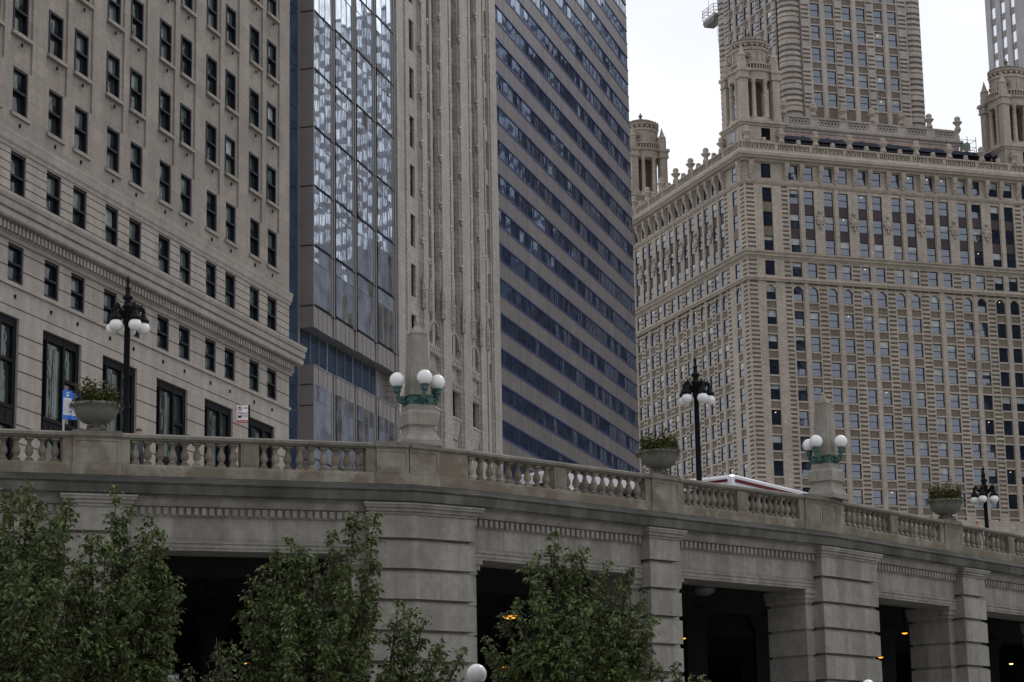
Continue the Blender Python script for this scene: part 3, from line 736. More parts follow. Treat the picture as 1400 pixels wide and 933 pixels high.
b = MB(); b.grid([[(43.2+.16*k, 8.46+.05*math.sin(k*1.7), z+.15*math.sin(k+z)) for z in (104.6, 105.2, 105.7, 106.1)] for k in range(13)], 'net', True, False); b.box(43.0, 46.4, 8.4, 12, 103.0, 104.4, 'brownmetal'); T.part('debris_net', b)
# ---- setback tower
TX0, TX1, TY0, TY1, TZ1 = 14.5, 39.9, 12.5, 38.0, 170
trow = [113.75+3.78*k for k in range(14)]
tw_ = [4.7, 7.3, 10.5, 13.1, 16.3, 18.9]
def tower_face(mb, place, L):
    qs = [(3.0, 4.35), (9.12, 10.32), (14.92, 16.12), (20.75, 22.3)]
    us = [2.9, L-2.9]+[v for c in tw_ for v in (c, c+1.65)]+[v for q in qs for v in q]+[c+1.8 for c in tw_[::2]]+[c+2.45 for c in tw_[::2]]
    bands = []
    for t in trow:
        for k in range(4): bands.append((t-2.9+.72*k, t-2.9+.72*k+.32))
    zs = [106, TZ1]+[v for t in trow for v in (t, t-WH, t-WH-.25, t+.2)]+[v for q in bands for v in q]
    def fn(u, z):
        if any(c < u < c+1.65 for c in tw_):
            for t in trow:
                if t-WH < z < t: return None
                if t-WH-.25 < z < t-WH or t < z < t+.2: return (.03, 'terrat')
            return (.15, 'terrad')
        if any(a < u < c for a, c in qs):
            if any(a < z < c for a, c in bands): return (.0, 'terrad')
            return (-.14, 'terrag' if any(t+.0 < z < t+.88 for t in trow) else 'terrat')
        if any(c+1.8 < u < c+2.45 for c in tw_[::2]): return (-.12, 'terrat')
        return (0, 'terrat')
    relief(mb, us, zs, fn, place, .4)
b = MB()
tower_face(b, lambda u, d, z: (TX0+u, TY0+d, z), TX1-TX0); tower_face(b, lambda u, d, z: (TX0+d, TY0+u, z), TY1-TY0)
b.box(TX0+.42, TX1-.42, TY0+.42, TY1-.42, 106, TZ1, 'terrat'); sh = T.part('tower_shaft', b)
b = MB()
zt = np.arange(106.2, TZ1, .945)
def corner(cx, cy, r=1.75):
    prof = [(r-.1, 106)]
    for i, z in enumerate(np.arange(106.4, 160, .945)):
        w = .62 if i % 4 else .86
        prof += [(r-.1, z), (r+.08, z+.06), (r+.08, z+w-.06), (r-.1, z+w)]
    prof.append((r-.1, TZ1))
    rows_ = [[(cx+q*math.cos(2*math.pi*(k+.5)/12), cy+q*math.sin(2*math.pi*(k+.5)/12), z) for k in range(12)] for q, z in prof]
    for a in range(len(rows_)-1): b.grid(rows_[a:a+2], 'terrad' if abs(prof[a][0]-prof[a+1][0]) < .01 and prof[a][0] < r else ('terrag' if (a//4) % 4 == 3 else 'terrat'), False)
for cx, cy in ((TX0+1.55, TY0+1.55), (TX1-1.55, TY0+1.55), (TX0+1.55, TY1-1.55)):
    b = MB(); corner(cx, cy); T.part('corner_shaft', b)
ft = sash_frame('window', 1.65, WH, .09, depth=.12); pt = pool(1.65, WH, 14, KJ[:5]+[('g_j', 'g_j')]*2, .09, .004, (3,))
items = [(ft, random.choice(pt), TX0+c, TY0+.24, t-WH, 0) for t in trow[:7] for c in tw_]+[(ft, random.choice(pt), TX0+.1, TY0+c+1.65, t-WH, -math.pi/2) for t in trow[:7] for c in tw_]
emit_windows(T, items, 100, 'tower_window')
# ---- corner turrets
def turret(cx, cy):
    b = MB(); h = 3.55
    b.box(cx-h, cx+h, cy-h, cy+h, 98.7, 102.9, 'terra'); sq = [(cx-h, cy+h), (cx-h, cy-h), (cx+h, cy-h), (cx+h, cy+h), (cx-h, cy+h)]
    sweep(b, sq, [(0, 102.7), (.15, 102.75), (.3, 103.1), (.5, 103.15), (.5, 103.5), (-.2, 103.7)], 'terra', False); b.box(cx-h, cx+h, cy-h, cy+h, 102.8, 103.66, 'terra')
    b.lathe([(3.7, 103.6), (3.6, 104.1), (3.3, 104.3)], 'terra', (cx, cy, 0), 32, False)
    b.box(cx-.3, cx+1.2, cy-h-.02, cy-h+.1, 100.6, 102.5, 'frame'); b.box(cx-.22, cx+1.12, cy-h-.03, cy-h+.05, 100.7, 102.4, 'g_jd')
    b.box(cx-h-.02, cx-h+.1, cy-1.2, cy+.3, 100.6, 102.5, 'frame'); b.box(cx-h-.03, cx-h+.05, cy-1.12, cy+.22, 100.7, 102.4, 'g_j')
    t = T.part('corner_turret', b)
    b = MB()
    for sx in (-1, 1):
        for sy in (-1, 1):
            x, y = cx+sx*2.72, cy+sy*2.72; p = lambda r: [(x+r*math.cos(math.pi/4*0+math.pi/2*k+math.pi/4), y+r*math.sin(math.pi/2*k+math.pi/4)) for k in range(4)]
            b.prism(p(.88), 103.5, 110.4, 'terra'); b.prism(p(1.0), 103.5, 104.4, 'terra')
            b.prism(p(1.2), 110.4, 110.7, 'terra'); b.prism(p(1.1), 110.7, 111.5, 'terra'); b.prism(p(1.4), 111.5, 112.0, 'terra')
            b.lathe([(.75, 112), (.75, 113), (.62, 113.1), (.6, 114), (.75, 114.1), (.45, 114.6), (.2, 115.4), (.01, 116.1)], 'terra', (x, y, 0), 8, False)
            for a in range(4): b.lathe([(.15, 113), (.2, 113.6), (.02, 114.3)], 'terra', (x+.6*math.cos(a*1.571), y+.6*math.sin(a*1.571), 0), 5, False)
    T.part('turret_pier', b, t)
    for k in range(4):
        for s in (-.33, .33):
            a = math.pi/2*k+s; q = MB(); q.lathe([(.5, 104.1), (.5, 104.5), (.36, 104.6), (.33, 109.9), (.4, 110.1), (.48, 110.5)], 'terra', (cx+3.05*math.cos(a), cy+3.05*math.sin(a), 0), 10); T.part('turret_column', q, t)
    b = MB(); b.lathe([(2.5, 110.4), (3.45, 110.4), (3.5, 111.1), (3.5, 111.5), (3.85, 111.7), (3.9, 112.0), (3.3, 112.1), (2.6, 112.2)], 'terra', (cx, cy, 0), 40, False)
    b.lathe([(1.55, 103.6), (1.55, 110.45)], 'brown', (cx, cy, 0), 16, False)  # inner core, coloured dark for the unlit inside of the colonnade
    b.lathe([(3.3, 112.85), (3.45, 112.85), (3.45, 113.1), (3.2, 113.1)], 'terra', (cx, cy, 0), 32, False)
    for k in range(44):
        a = 2*math.pi*k/44; b.lathe([(.1, 112.1), (.14, 112.45), (.09, 112.85)], 'terra', (cx+3.32*math.cos(a), cy+3.32*math.sin(a), 0), 5)
    b.lathe([(2.75, 112), (2.75, 115.3), (2.95, 115.4), (3.0, 115.75), (2.85, 115.85), (2.85, 116.35), (3.1, 116.5), (3.12, 116.75), (2.9, 116.8)], 'terra', (cx, cy, 0), 40, False)
    for k in range(20):
        a = 2*math.pi*k/20; b.ball((cx+2.9*math.cos(a), cy+2.9*math.sin(a), 116.1), .27, 'terra', 6, 5); a += .157; b.ball((cx+2.83*math.cos(a), cy+2.83*math.sin(a), 116.1), .2, 'brownmetal', 6, 5)
    for k in range(26):
        a = 2*math.pi*k/26; b.lathe([(.12, 116.75), (.14, 117.0), (.02, 117.2)], 'terrad', (cx+3.0*math.cos(a), cy+3.0*math.sin(a), 0), 5)
    for k in range(8):
        a = math.pi/4*k+.2
        if not k % 2:
            for e in (-.17, .17): b.prism([(cx+q_*math.cos(a+e+w_), cy+q_*math.sin(a+e+w_)) for q_, w_ in ((2.7, -.05), (2.95, -.05), (2.95, .05), (2.7, .05))], 112.9, 115.2, 'terra')
        if k % 2:
            for j in range(10):
                e = 2*math.pi*j/10; b.ball((cx+2.8*math.cos(a+.2*math.cos(e)), cy+2.8*math.sin(a+.2*math.cos(e)), 114.2+.75*math.sin(e)), .17, 'terra', 6, 5)
            b.ball((cx+2.72*math.cos(a), cy+2.72*math.sin(a), 114.2), .36, 'terrad', 8, 6)
    T.part('turret_drum', b, t)
    b = MB(); b.lathe([(3.0, 116.75), (2.75, 117.15), (2.1, 117.5), (1.3, 117.72), (.6, 117.8), (.4, 117.84), (.3, 117.9), (.5, 118.05), (.25, 118.2), (.22, 118.5), (.4, 118.65), (.15, 118.9), (.12, 119.1), (.01, 119.3)], 'terrad', (cx, cy, 0), 28); T.part('turret_dome', b, t)
    return t
turret(3.55, 3.55); turret(3.55, JD-3.6); turret(JW-3.6, 3.55)

# ================================================================== pale tower behind, far right
q = at(1350, 60, 440)
T = Thing('pale_tower', 'pale grey granite tower with mirror windows in columns, at the far right edge', 'building', q[0], q[1], ST, TJ-math.pi/2)
b = MB(); L2 = 27.; L3 = 12.; cw = [1.9+3.55*k for k in range(7)]; cw3 = [1.9+3.55*k for k in range(3)]; rw = [ST+3+3.7*k for k in range(40)]
us = [0, L2]+[v for c in cw for v in (c, c+1.75)]; zs = [ST, 163]+[v for z in rw for v in (z, z+2.3)]
def fn(u, z):
    if any(c < u < c+1.75 for c in cw3): return None if any(r < z < r+2.3 for r in rw) else (.16, 'granite')
    return (0, 'paleg')
relief(b, us, zs, fn, FRONT, .3)
relief(b, [0, L3]+[v for c in cw3 for v in (c, c+1.75)], zs, fn, lambda u, d, z: (L2-d, u, z), .3)
b.box(0, L2-.31, .31, L3, ST, 163, 'paleg'); T.part('wall', b)
wf = MB(); wf.face([(0, .22, 0), (1.75, .22, 0), (1.75, .235, 2.3), (0, .235, 2.3)], 'g_mir')
items = sorted([(wf, None, c, 0, r, 0) for c in cw for r in rw]+[(wf, None, L2, c, r, math.pi/2) for c in cw3 for r in rw], key=lambda i: (i[5] != 0, i[2] > 9, abs(i[4]-150)))
emit_windows(T, items, 60)

# two dark slabs added across the river, out of view: they darken the skyscraper's outer windows by reflection
for x, y, w, lab in ((181, 185, 32, 'unseen dark slab added for window reflections, the nearer of the two'), (240, 230, 44, 'unseen dark slab added for window reflections, the farther of the two')):
    T = Thing('reflected_slab', lab, 'building', x, y, -1.6, math.radians(-40))
    b = MB(); b.box(-w/2, w/2, -14, 14, -1.6, 175, 'frame')
    for k in range(45): b.box(-w/2-.2, w/2+.2, -14.2, 14.2, 2+3.85*k, 2.9+3.85*k, 'iron')
    T.part('wall', b)

# blocks added outside the frame, shaped for the glass fronts to mirror
def reflection_block(lab, x, y, w, dp, h, rz, mat, wmat, cw_, ch, pw, ph, zmin=0):
    T = Thing('reflected_block', lab, 'building', x, y, ST, math.radians(rz)); n = int(w/pw); m = int((h-ST)/ph)
    us = [-w/2, w/2]; zs = [ST, h]; U = [-w/2+(k+.5)*w/n-cw_/2 for k in range(n)]; Z_ = [ST+(k+.5)*(h-ST)/m-ch/2 for k in range(m)]; Z_ = [z for z in Z_ if z > zmin]
    b = MB(); relief(b, us+[v for u in U for v in (u, u+cw_)], zs+[v for z in Z_ for v in (z, z+ch)], lambda u, z: None if any(a < u < a+cw_ for a in U) and any(a < z < a+ch for a in Z_) else (0, mat), FRONT, .4)
    b.box(-w/2, w/2, .41, dp, ST, h, mat); T.part('wall', b); b = MB()
    for u in U:
        for z in Z_: b.face([(u, .25, z), (u+cw_, .25, z), (u+cw_, .25, z+ch), (u, .25, z+ch)], wmat)
    o = T.part('window', b); o['kind'] = 'stuff'
reflection_block('unseen pale tower with mirror windows, added for the glass bays to reflect', 172, 412, 110, 30, 172, -31, 'paler', 'g_mir', 2.1, 2.6, 3.4, 3.8, 116)
reflection_block('unseen brown tower added beyond the skyscraper for reflections', 103, 366, 17, 20, 136, -31, 'brown', 'g_jd', 1.5, 2.2, 3., 3.7)
reflection_block('unseen lower brown block added beside the brown tower for reflections', 115, 360, 20, 20, 90, -31, 'brown', 'g_jd', 1.6, 2.2, 2.8, 3.7)

# ================================================================== two-level viaduct and its balustrade
p0 = pos(-9.8)[0]
T = Thing('stone_viaduct', 'grey rusticated stone viaduct with dark square openings, carrying the upper street', 'viaduct', p0.x, p0.y, -1.6)
RX, RY = p0.x, p0.y
def loc(mb): mb.v = [(x-RX, y-RY, z) for x, y, z in mb.v]; return mb
S = sub(DL, DR)
def swp(prof, m, d0=DL, d1=DR, mb=None):
    mb = mb or MB(); sweep(mb, [(p.x, p.y) for p in sub(d0, d1)], prof, m); return mb
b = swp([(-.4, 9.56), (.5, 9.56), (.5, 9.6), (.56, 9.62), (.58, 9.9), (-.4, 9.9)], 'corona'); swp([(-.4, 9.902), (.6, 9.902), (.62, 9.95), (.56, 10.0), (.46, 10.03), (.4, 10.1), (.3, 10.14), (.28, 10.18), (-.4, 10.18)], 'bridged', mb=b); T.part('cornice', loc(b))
# piers: (d0, d1, out)
PIERS = [(-31, -29, .38), (-20.6, -18.2, .38), (-10.62, -8.74, .42), (-1.4, dC2-.08, .4), (dC2+7.95, dC2+9.5, .42), (dO2-.57, dO2+3.3, .4), (dO2+10.2, dO2+12.1, .42), (dO2+20.5, dO2+23, .4), (dO2+30, dO2+31.6, .42)]
gz = [8.36, 7.42, 6.48, 5.54, 4.6, 3.66, 2.72, 1.78, .84]
for d0, d1, o in PIERS:
    b = MB(); z1 = 9.3
    for g in gz+[-1.65]:
        wallblock(b, d0, d1, o, -1.5, g+.145 if g > -1.6 else g, z1, 'bridge')
        if g > -1.6: wallblock(b, d0+.2, d1-.2, o-.2, -1.45, g+.05, g+.145, 'bridge'); wallblock(b, d0+.07, d1-.07, o-.06, -1.48, g, g+.05, 'bridge')
        z1 = g
    # inner jamb pilasters with an impost, a little behind the face
    for a, c in ((d0-.42, d0+.02), (d1-.02, d1+.42)):
        z1 = 7.55
        for g in gz[1:]+[-1.65]:
            wallblock(b, a, c, -.1, -1.9, g+.09 if g > -1.6 else g, z1, 'bridge')
            if g > -1.6: wallblock(b, a+(.06 if a < d0 else 0), c-(.06 if a > d0 else 0), -.16, -1.8, g, g+.09, 'bridge')
            z1 = g
        for z0, z2, e in ((7.55, 7.68, .03), (7.68, 7.86, .09), (7.86, 8.0, .15)): wallblock(b, a-(e if a < d0 else 0), c+(e if a > d0 else 0), -.1+e, -1.95, z0, z2, 'bridge')
    p = T.part('pier', loc(b))
    s = sub(d0-.02, d1+.02); b = MB()
    for z0, z2, e in ((9.22, 9.3, .05), (9.3, 9.42, .1), (9.42, 9.5, .17), (9.5, 9.56, .2)): wallblock(b, d0-e, d1+e, o+e, -.3, z0, z2, 'bridge')
    T.part('pier_cap', loc(b), p)
for (a0, a1, _), (c0, c1, _) in zip(PIERS, PIERS[1:]):
    d0, d1 = a1+.004, c0-.004; b = MB()
    swp([(-1.4, 8.25), (0, 8.25), (0, 9.02), (-1.4, 9.02)], 'bridge', d0, d1, b)
    swp([(-1.4, 8.003), (.05, 8.003), (.05, 8.09), (.08, 8.09), (.08, 8.2), (.12, 8.22), (.12, 8.26), (-1.4, 8.26)], 'bridge', d0, d1, b)
    swp([(-.5, 9.02), (.06, 9.02), (.06, 9.05), (.08, 9.28), (.2, 9.3), (.24, 9.36), (.3, 9.5), (.42, 9.56), (-.5, 9.56)], 'bridge', d0, d1, b)
    n = int((d1-d0)/.235); fz = T.part('frieze', loc(b)); b = MB()
    for k in range(n):
        q, t = pos(d0+.06+(d1-d0-.12)*(k+.5)/n); nn = Vector((t.y, -t.x)); h = t*.068
        P = [(q.x-h.x+nn.x*o, q.y-h.y+nn.y*o) for o in (.05, .17)]+[(q.x+h.x+nn.x*o, q.y+h.y+nn.y*o) for o in (.17, .05)]
        b.prism(P, 9.06, 9.27, 'bridge')
    T.part('dentils', loc(b), fz)
# dark lower roadway: ceiling, beams, columns, far wall
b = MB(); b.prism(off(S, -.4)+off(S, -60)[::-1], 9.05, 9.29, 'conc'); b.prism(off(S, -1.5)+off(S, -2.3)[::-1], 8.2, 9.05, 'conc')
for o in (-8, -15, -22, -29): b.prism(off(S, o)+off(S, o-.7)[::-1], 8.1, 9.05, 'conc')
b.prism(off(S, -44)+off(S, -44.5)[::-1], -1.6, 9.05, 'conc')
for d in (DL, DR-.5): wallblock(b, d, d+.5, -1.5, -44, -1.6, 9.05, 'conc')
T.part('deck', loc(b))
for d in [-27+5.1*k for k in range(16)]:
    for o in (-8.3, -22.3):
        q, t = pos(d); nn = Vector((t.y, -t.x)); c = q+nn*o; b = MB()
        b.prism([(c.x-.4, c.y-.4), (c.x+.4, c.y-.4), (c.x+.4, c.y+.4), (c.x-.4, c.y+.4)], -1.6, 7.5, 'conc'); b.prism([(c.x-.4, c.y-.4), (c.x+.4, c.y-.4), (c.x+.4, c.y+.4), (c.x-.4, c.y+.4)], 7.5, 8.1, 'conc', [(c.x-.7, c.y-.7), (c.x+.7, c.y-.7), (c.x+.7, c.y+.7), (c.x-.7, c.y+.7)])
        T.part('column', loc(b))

# ---- balustrade
T = Thing('stone_balustrade', 'tan stained stone balustrade with turned balusters along the edge of the upper street', 'balustrade', p0.x, p0.y, 10.18)
b = swp([(-.42, 10.182), (.05, 10.182), (.05, 10.5), (.03, 10.56), (-.42, 10.56)], 'tan')
T.part('plinth', loc(b))
b = swp([(-.36, 11.3), (.02, 11.3), (.05, 11.33), (.1, 11.36), (.1, 11.44), (.06, 11.47), (.0, 11.5), (-.3, 11.5), (-.4, 11.44), (-.4, 11.36)], 'tan2')
T.part('coping', loc(b))
dP1, dP2, dP3, dP4 = -9.7, dC2+9.25, dO2+10.2, dO2+31
PED = []      # pedestal centre or range, half width, wings
def pedestal(d0, d1, name='pedestal', w=.3, mat='tan'):
    b = MB()
    wallblock(b, d0, d1, .06, -.46, 10.56, 11.3, mat); wallblock(b, d0-w, d0-.003, .02, -.4, 10.56, 11.3, mat); wallblock(b, d1+.003, d1+w, .02, -.4, 10.56, 11.3, mat)
    for a, c in ((d0, d0+.07), (d1-.07, d1)): wallblock(b, a, c, .085, .0601, 10.56, 11.3, mat)
    for z0, z2 in ((10.56, 10.63), (11.23, 11.3)): wallblock(b, d0+.07, d1-.07, .085, .0601, z0, z2, mat)
    wallblock(b, d0-.03, d1+.03, .08, -.45, 10.19, 10.558, mat)
    wallblock(b, d0-.02, d1+.02, .1, -.44, 11.302, 11.36, 'tan2'); wallblock(b, d0-.05, d1+.05, .15, -.5, 11.36, 11.46, 'tan2'); wallblock(b, d0-.03, d1+.03, .12, -.47, 11.46, 11.535, 'tan2')
    T.part(name, loc(b))
pedestal(dP1-.7, dP1+.7); pedestal(-1.05, -.012, w=.33); pedestal(.012, 1.12, w=.0301); 
b = MB(); wallblock(b, 1.16, dC2-.05, .03, -.42, 10.56, 11.3, 'tan'); T.part('pedestal', loc(b))
pedestal(dP2-.68, dP2+.68); pedestal(dO2-.95, dO2+.0, w=.3); pedestal(dO2+.024, dO2+1.1, w=.6); pedestal(dP3-.6, dP3+.75); pedestal(dO2+20.2, dO2+22.4)
def small(d):
    b = MB(); wallblock(b, d-.28, d+.28, .03, -.4, 10.56, 11.3, 'tan'); wallblock(b, d-.2, d+.2, .045, .0301, 10.64, 11.22, 'tan2'); T.part('small_pier', loc(b))
bl = MB(); e = .12
bl.box(-e, e, -e, e, 0, .07, 'tan'); bl.lathe([(.07, .07), (.115, .085), (.115, .11), (.075, .135), (.06, .16), (.085, .2), (.122, .27), (.128, .33), (.115, .4), (.082, .48), (.06, .55), (.056, .6), (.085, .615), (.085, .635), (.062, .65)], 'tan', n=14)
bl.lathe([(.075, .645), (.118, .665), (.125, .675)], 'tan', n=14); bl.box(-e-.005, e+.005, -e-.005, e+.005, .675, .742, 'tan')
nb = 0
def run(d0, d1, n):
    global nb
    for k in range(n):
        q, t = pos(d0+(d1-d0)*(k+.5)/n)
        if nb < 100: T.put('baluster', mesh_of(bl, 'baluster'), q.x-RX-t.y*.18, q.y-RY+t.x*.18, 10.559, math.atan2(t.y, t.x)); nb += 1
def halfbay(a, c):
    m = (a+c)/2; run(a, m-.28, 9); run(m+.28, c, 9); small(m)
halfbay(dP1+1.0, -1.38); halfbay(dC2, dP2-.98); halfbay(dP2+.98, dO2-1.25); halfbay(dO2+1.7, dP3-.9)
run(dP1-1.0-3.42, dP1-1.0, 9); small(dP1-4.75); m = (dP3+1.05+dO2+19.9)/2; run(dP3+1.05, m-.28, 9); small(m); run(m+.28, m+.28+3.6, 9)

# ---- obelisk lamps
def obelisk(x, y, ang, label):
    T = Thing('obelisk_lamp', label, 'obelisk', x, y, 11.5, ang, 'lamp obelisks on the balustrade')
    b = MB()
    def fr(levels, m='obel'):
        for (h0, z0), (h1, z1) in zip(levels, levels[1:]): b.prism([(-h0, -h0), (h0, -h0), (h0, h0), (-h0, h0)], 11.5+z0, 11.5+z1, m, [(-h1, -h1), (h1, -h1), (h1, h1), (-h1, h1)])
    fr([(.62, 0), (.62, .18)]); fr([(.58, .18), (.5, .33), (.44, .47), (.415, .62)]); fr([(.43, .62), (.46, .68)]); fr([(.5, .68), (.5, 1.05), (.4, 1.2)]); fr([(.41, 1.2), (.41, 1.34)]); T.part('pedestal', b)
    b = MB(); fr([(.355, 1.34), (.24, 3.66)]); fr([(.255, 3.66), (.255, 3.71), (.12, 3.88), (.02, 4.04)])
    for k in range(4):
        a = math.pi/4+k*math.pi/2; b.lathe([(.02, 0), (.07, .05), (.05, .13), (.01, .2)], 'obel', (.23*math.cos(a), .23*math.sin(a), 11.5+3.68), 6)
    b.lathe([(.05, 0), (.06, .06), (.01, .16)], 'obel', (0, 0, 11.5+3.98), 6); T.part('shaft', b)
    b = MB(); fr([(.4, 1.36), (.4, 1.4)], 'bronze'); fr([(.375, 1.4), (.37, 1.62)], 'bronze'); fr([(.4, 1.62), (.4, 1.66)], 'bronze')
    for k in range(4):
        a = k*math.pi/2
        for j in (-.2, .2): b.box(-.03, .03, -.03, .03, 0, 0, 'bronze') if 0 else b.ball((.385*math.cos(a)-j*math.sin(a), .385*math.sin(a)+j*math.cos(a), 12.99), .06, 'bronze', 8, 6)
    band = T.part('bronze_band', b)
    for k in range(4):
        a = k*math.pi/2; c, s = math.cos(a), math.sin(a); b = MB(); pt = lambda r, z: (r*c, r*s, 11.5+z)
        b.tube([pt(.36, 1.5), pt(.5, 1.42), pt(.62, 1.47), pt(.68, 1.6), pt(.68, 1.78)], [.07, .075, .06, .055, .07], 'bronze', 8)
        for r, z, q in ((.47, 1.58, .085), (.56, 1.6, .06), (.6, 1.52, .07), (.42, 1.46, .07), (.52, 1.5, .06), (.66, 1.7, .075)): b.ball(pt(r, z), q, 'bronze', 8, 6)
        b.lathe([(.06, 1.72), (.1, 1.76), (.13, 1.82), (.1, 1.86), (.15, 1.9), (.16, 1.94), (.1, 1.96)], 'bronze', (.68*c, .68*s, 11.5), 12); arm = T.part('lamp_arm', b)
        b = MB(); b.ball((.68*c, .68*s, 11.5+2.16), .245, 'globe', 28, 18); T.part('globe', b, arm)
q, t = pos(.15); nn = Vector((t.y, -t.x)); q = q-nn*.15
c1 = at(571.5, 605, 70.6); obelisk(c1[0], c1[1], math.radians(22), 'limestone obelisk with three visible opal globes, on the blunt corner of the balustrade')
c2 = at(1131, 678, 84.55); obelisk(c2[0], c2[1], math.radians(54), 'smaller limestone obelisk with opal globes, further along the balustrade past the middle urn')

# ---- urns of plants
def urn(d, label, seed):
    q, t = pos(d); nn = Vector((t.y, -t.x)); q = q-nn*.18; rr = random.Random(seed)
    T = Thing('planter_urn', label, 'planter', q.x, q.y, 11.535, rr.uniform(0, 3), 'planted urns on the balustrade')
    b = MB(); b.lathe([(.32, 0), (.32, .05), (.2, .1), (.17, .2), (.28, .24), (.42, .3), (.56, .42), (.645, .6), (.665, .72), (.7, .74), (.72, .79), (.69, .84), (.6, .84), (.55, .74), (.01, .72)], 'urn', (0, 0, 11.535), 36)
    for k in range(4):
        a = k*math.pi/2+.6; b.tube([(.3*math.cos(a), .3*math.sin(a), 11.54), (.27*math.cos(a), .27*math.sin(a), 11.64), (.14*math.cos(a), .14*math.sin(a), 11.74)], [.1, .1, .06], 'urn', 8)
    T.part('bowl', b)
    b = MB()
    for i in range(2300):
        r = .64*math.sqrt(rr.random()); a = rr.uniform(0, 6.283); hgt = (.3+.46*(1-(r/.85)**2))*rr.uniform(.6, 1.2)*(.85+.25*math.sin(a*2+seed))
        x, y, z = r*math.cos(a), r*math.sin(a), 12.32+hgt*rr.uniform(.1, 1); 
        if i % 14 == 0: r = rr.uniform(.68, .78); x, y, z = r*math.cos(a), r*math.sin(a), 12.34-rr.uniform(-.06, .16)
        l = rr.uniform(.07, .16); w = l*.3; th = a+rr.uniform(-1.4, 1.4); el = rr.uniform(-.5, 1.2)
        dx, dy, dz = math.cos(th)*math.cos(el)*l, math.sin(th)*math.cos(el)*l, math.sin(el)*l; px, py = -math.sin(th)*w, math.cos(th)*w
        mm = 'fern' if rr.random() < .68 else ('leaf2' if rr.random() < .4 else 'fern2')
        b.face([(x, y, z), (x+dx*.5+px, y+dy*.5+py, z+dz*.5), (x+dx, y+dy, z+dz-.02), (x+dx*.5-px, y+dy*.5-py, z+dz*.5)], mm)
    for i in range(60):
        a = rr.uniform(0, 6.283); r = rr.uniform(.1, .6); x, y = r*math.cos(a), r*math.sin(a); z1 = 12.34+.5*rr.uniform(.5, 1)*(1-r*.7); b.tube([(x*.6, y*.6, 12.3), (x, y, z1)], .008, 'fern', 3)
        if i < (14 if seed == 3 else 4): b.ball((x, y, z1), .03, 'red', 6, 4)
    T.part('plants', b)
urn(dP1, 'planted urn full of bushy green and russet plants, beside the blue bus stop signs', 1); urn(dP2, 'planted urn with trailing greenery between the two obelisks', 2); urn(dP3+.05, 'smallest planted urn with a few red flowers, right of the second obelisk', 3)

# ---- five-globe street lamps
def street_lamp(px, py, Y, label, ang):
    q = at(px, py, Y); T = Thing('street_lamp', label, 'street lamp', q[0], q[1], 10.33, ang, 'five-globe street lamps')
    zg = q[2]; b = MB(); B = 10.33
    b.lathe([(.3, B), (.3, B+.25), (.22, B+.4), (.2, B+1.0), (.14, B+1.15), (.12, B+1.3), (.095, zg+.1), (.15, zg+.14), (.15, zg+.25), (.11, zg+.32), (.13, zg+.6), (.19, zg+.66), (.19, zg+.7), (.12, zg+.76), (.1, zg+.9), (.17, zg+.96), (.17, zg+1.02), (.09, zg+1.08), (.07, zg+1.25), (.11, zg+1.3), (.05, zg+1.36), (.04, zg+1.5), (.07, zg+1.55), (.06, zg+1.6), (.01, zg+1.74)], 'iron', n=14); T.part('pole', b)
    for k in range(5):
        a = 2*math.pi*k/5; c, s = math.cos(a), math.sin(a); pt = lambda r, z: (r*c, r*s, zg+z); b = MB()
        b.tube([pt(.1, .3), pt(.25, .5), pt(.4, .62), pt(.5, .55), pt(.52, .42)], [.05, .05, .055, .05, .06], 'iron', 7); b.tube([pt(.1, .6), pt(.22, .45), pt(.32, .42), pt(.4, .5)], .035, 'iron', 6)
        for r, z, w in ((.42, .66, .07), (.5, .62, .075), (.3, .52, .06), (.2, .4, .07), (.54, .54, .06), (.46, .74, .04)): b.ball(pt(r, z), w, 'iron', 7, 5)
        b.lathe([(.05, .5), (.08, .46), (.1, .38), (.15, .3), (.19, .25), (.195, .2), (.17, .17), (.12, .16)], 'iron', (.52*c, .52*s, zg), 14); arm = T.part('lamp_arm', b)
        b = MB(); b.ball((.52*c, .52*s, zg), .215, 'globe', 24, 16, .96); T.part('globe', b, arm)
street_lamp(174, 448, 71.6, 'black five-globe street lamp behind the left urn, tallest in view', .35); street_lamp(952, 547, 86.5, 'black five-globe street lamp between the middle urn and the white bus roof', .1); street_lamp(1347, 684, 113, 'black five-globe street lamp right of the smallest urn', .5)

# ---- riverwalk lamps, only their globes reach into view
def walk_lamp(px, py, Y, r, label):
    q = at(px, py, Y); T = Thing('globe_lamp', label, 'lamp post', q[0], q[1], -1.6, 0, 'globe lamps on the riverwalk'); z = q[2]
    b = MB(); b.lathe([(.16, -1.6), (.16, -1.3), (.09, -1.2), (.07, z-.45), (.1, z-.4), (.12, z-.24), (.15, z-.2), (.13, z-.16)], 'iron', n=14); T.part('pole', b)
    b = MB(); b.ball((0, 0, z), r, 'globe', 36, 24); T.part('globe', b)
walk_lamp(651.5, 922, 45.7, .205, 'opal globe lamp in front of the middle tree, the whole upper half visible'); walk_lamp(1187, 939, 52, .16, 'opal globe lamp just showing at the foot of the second pier')

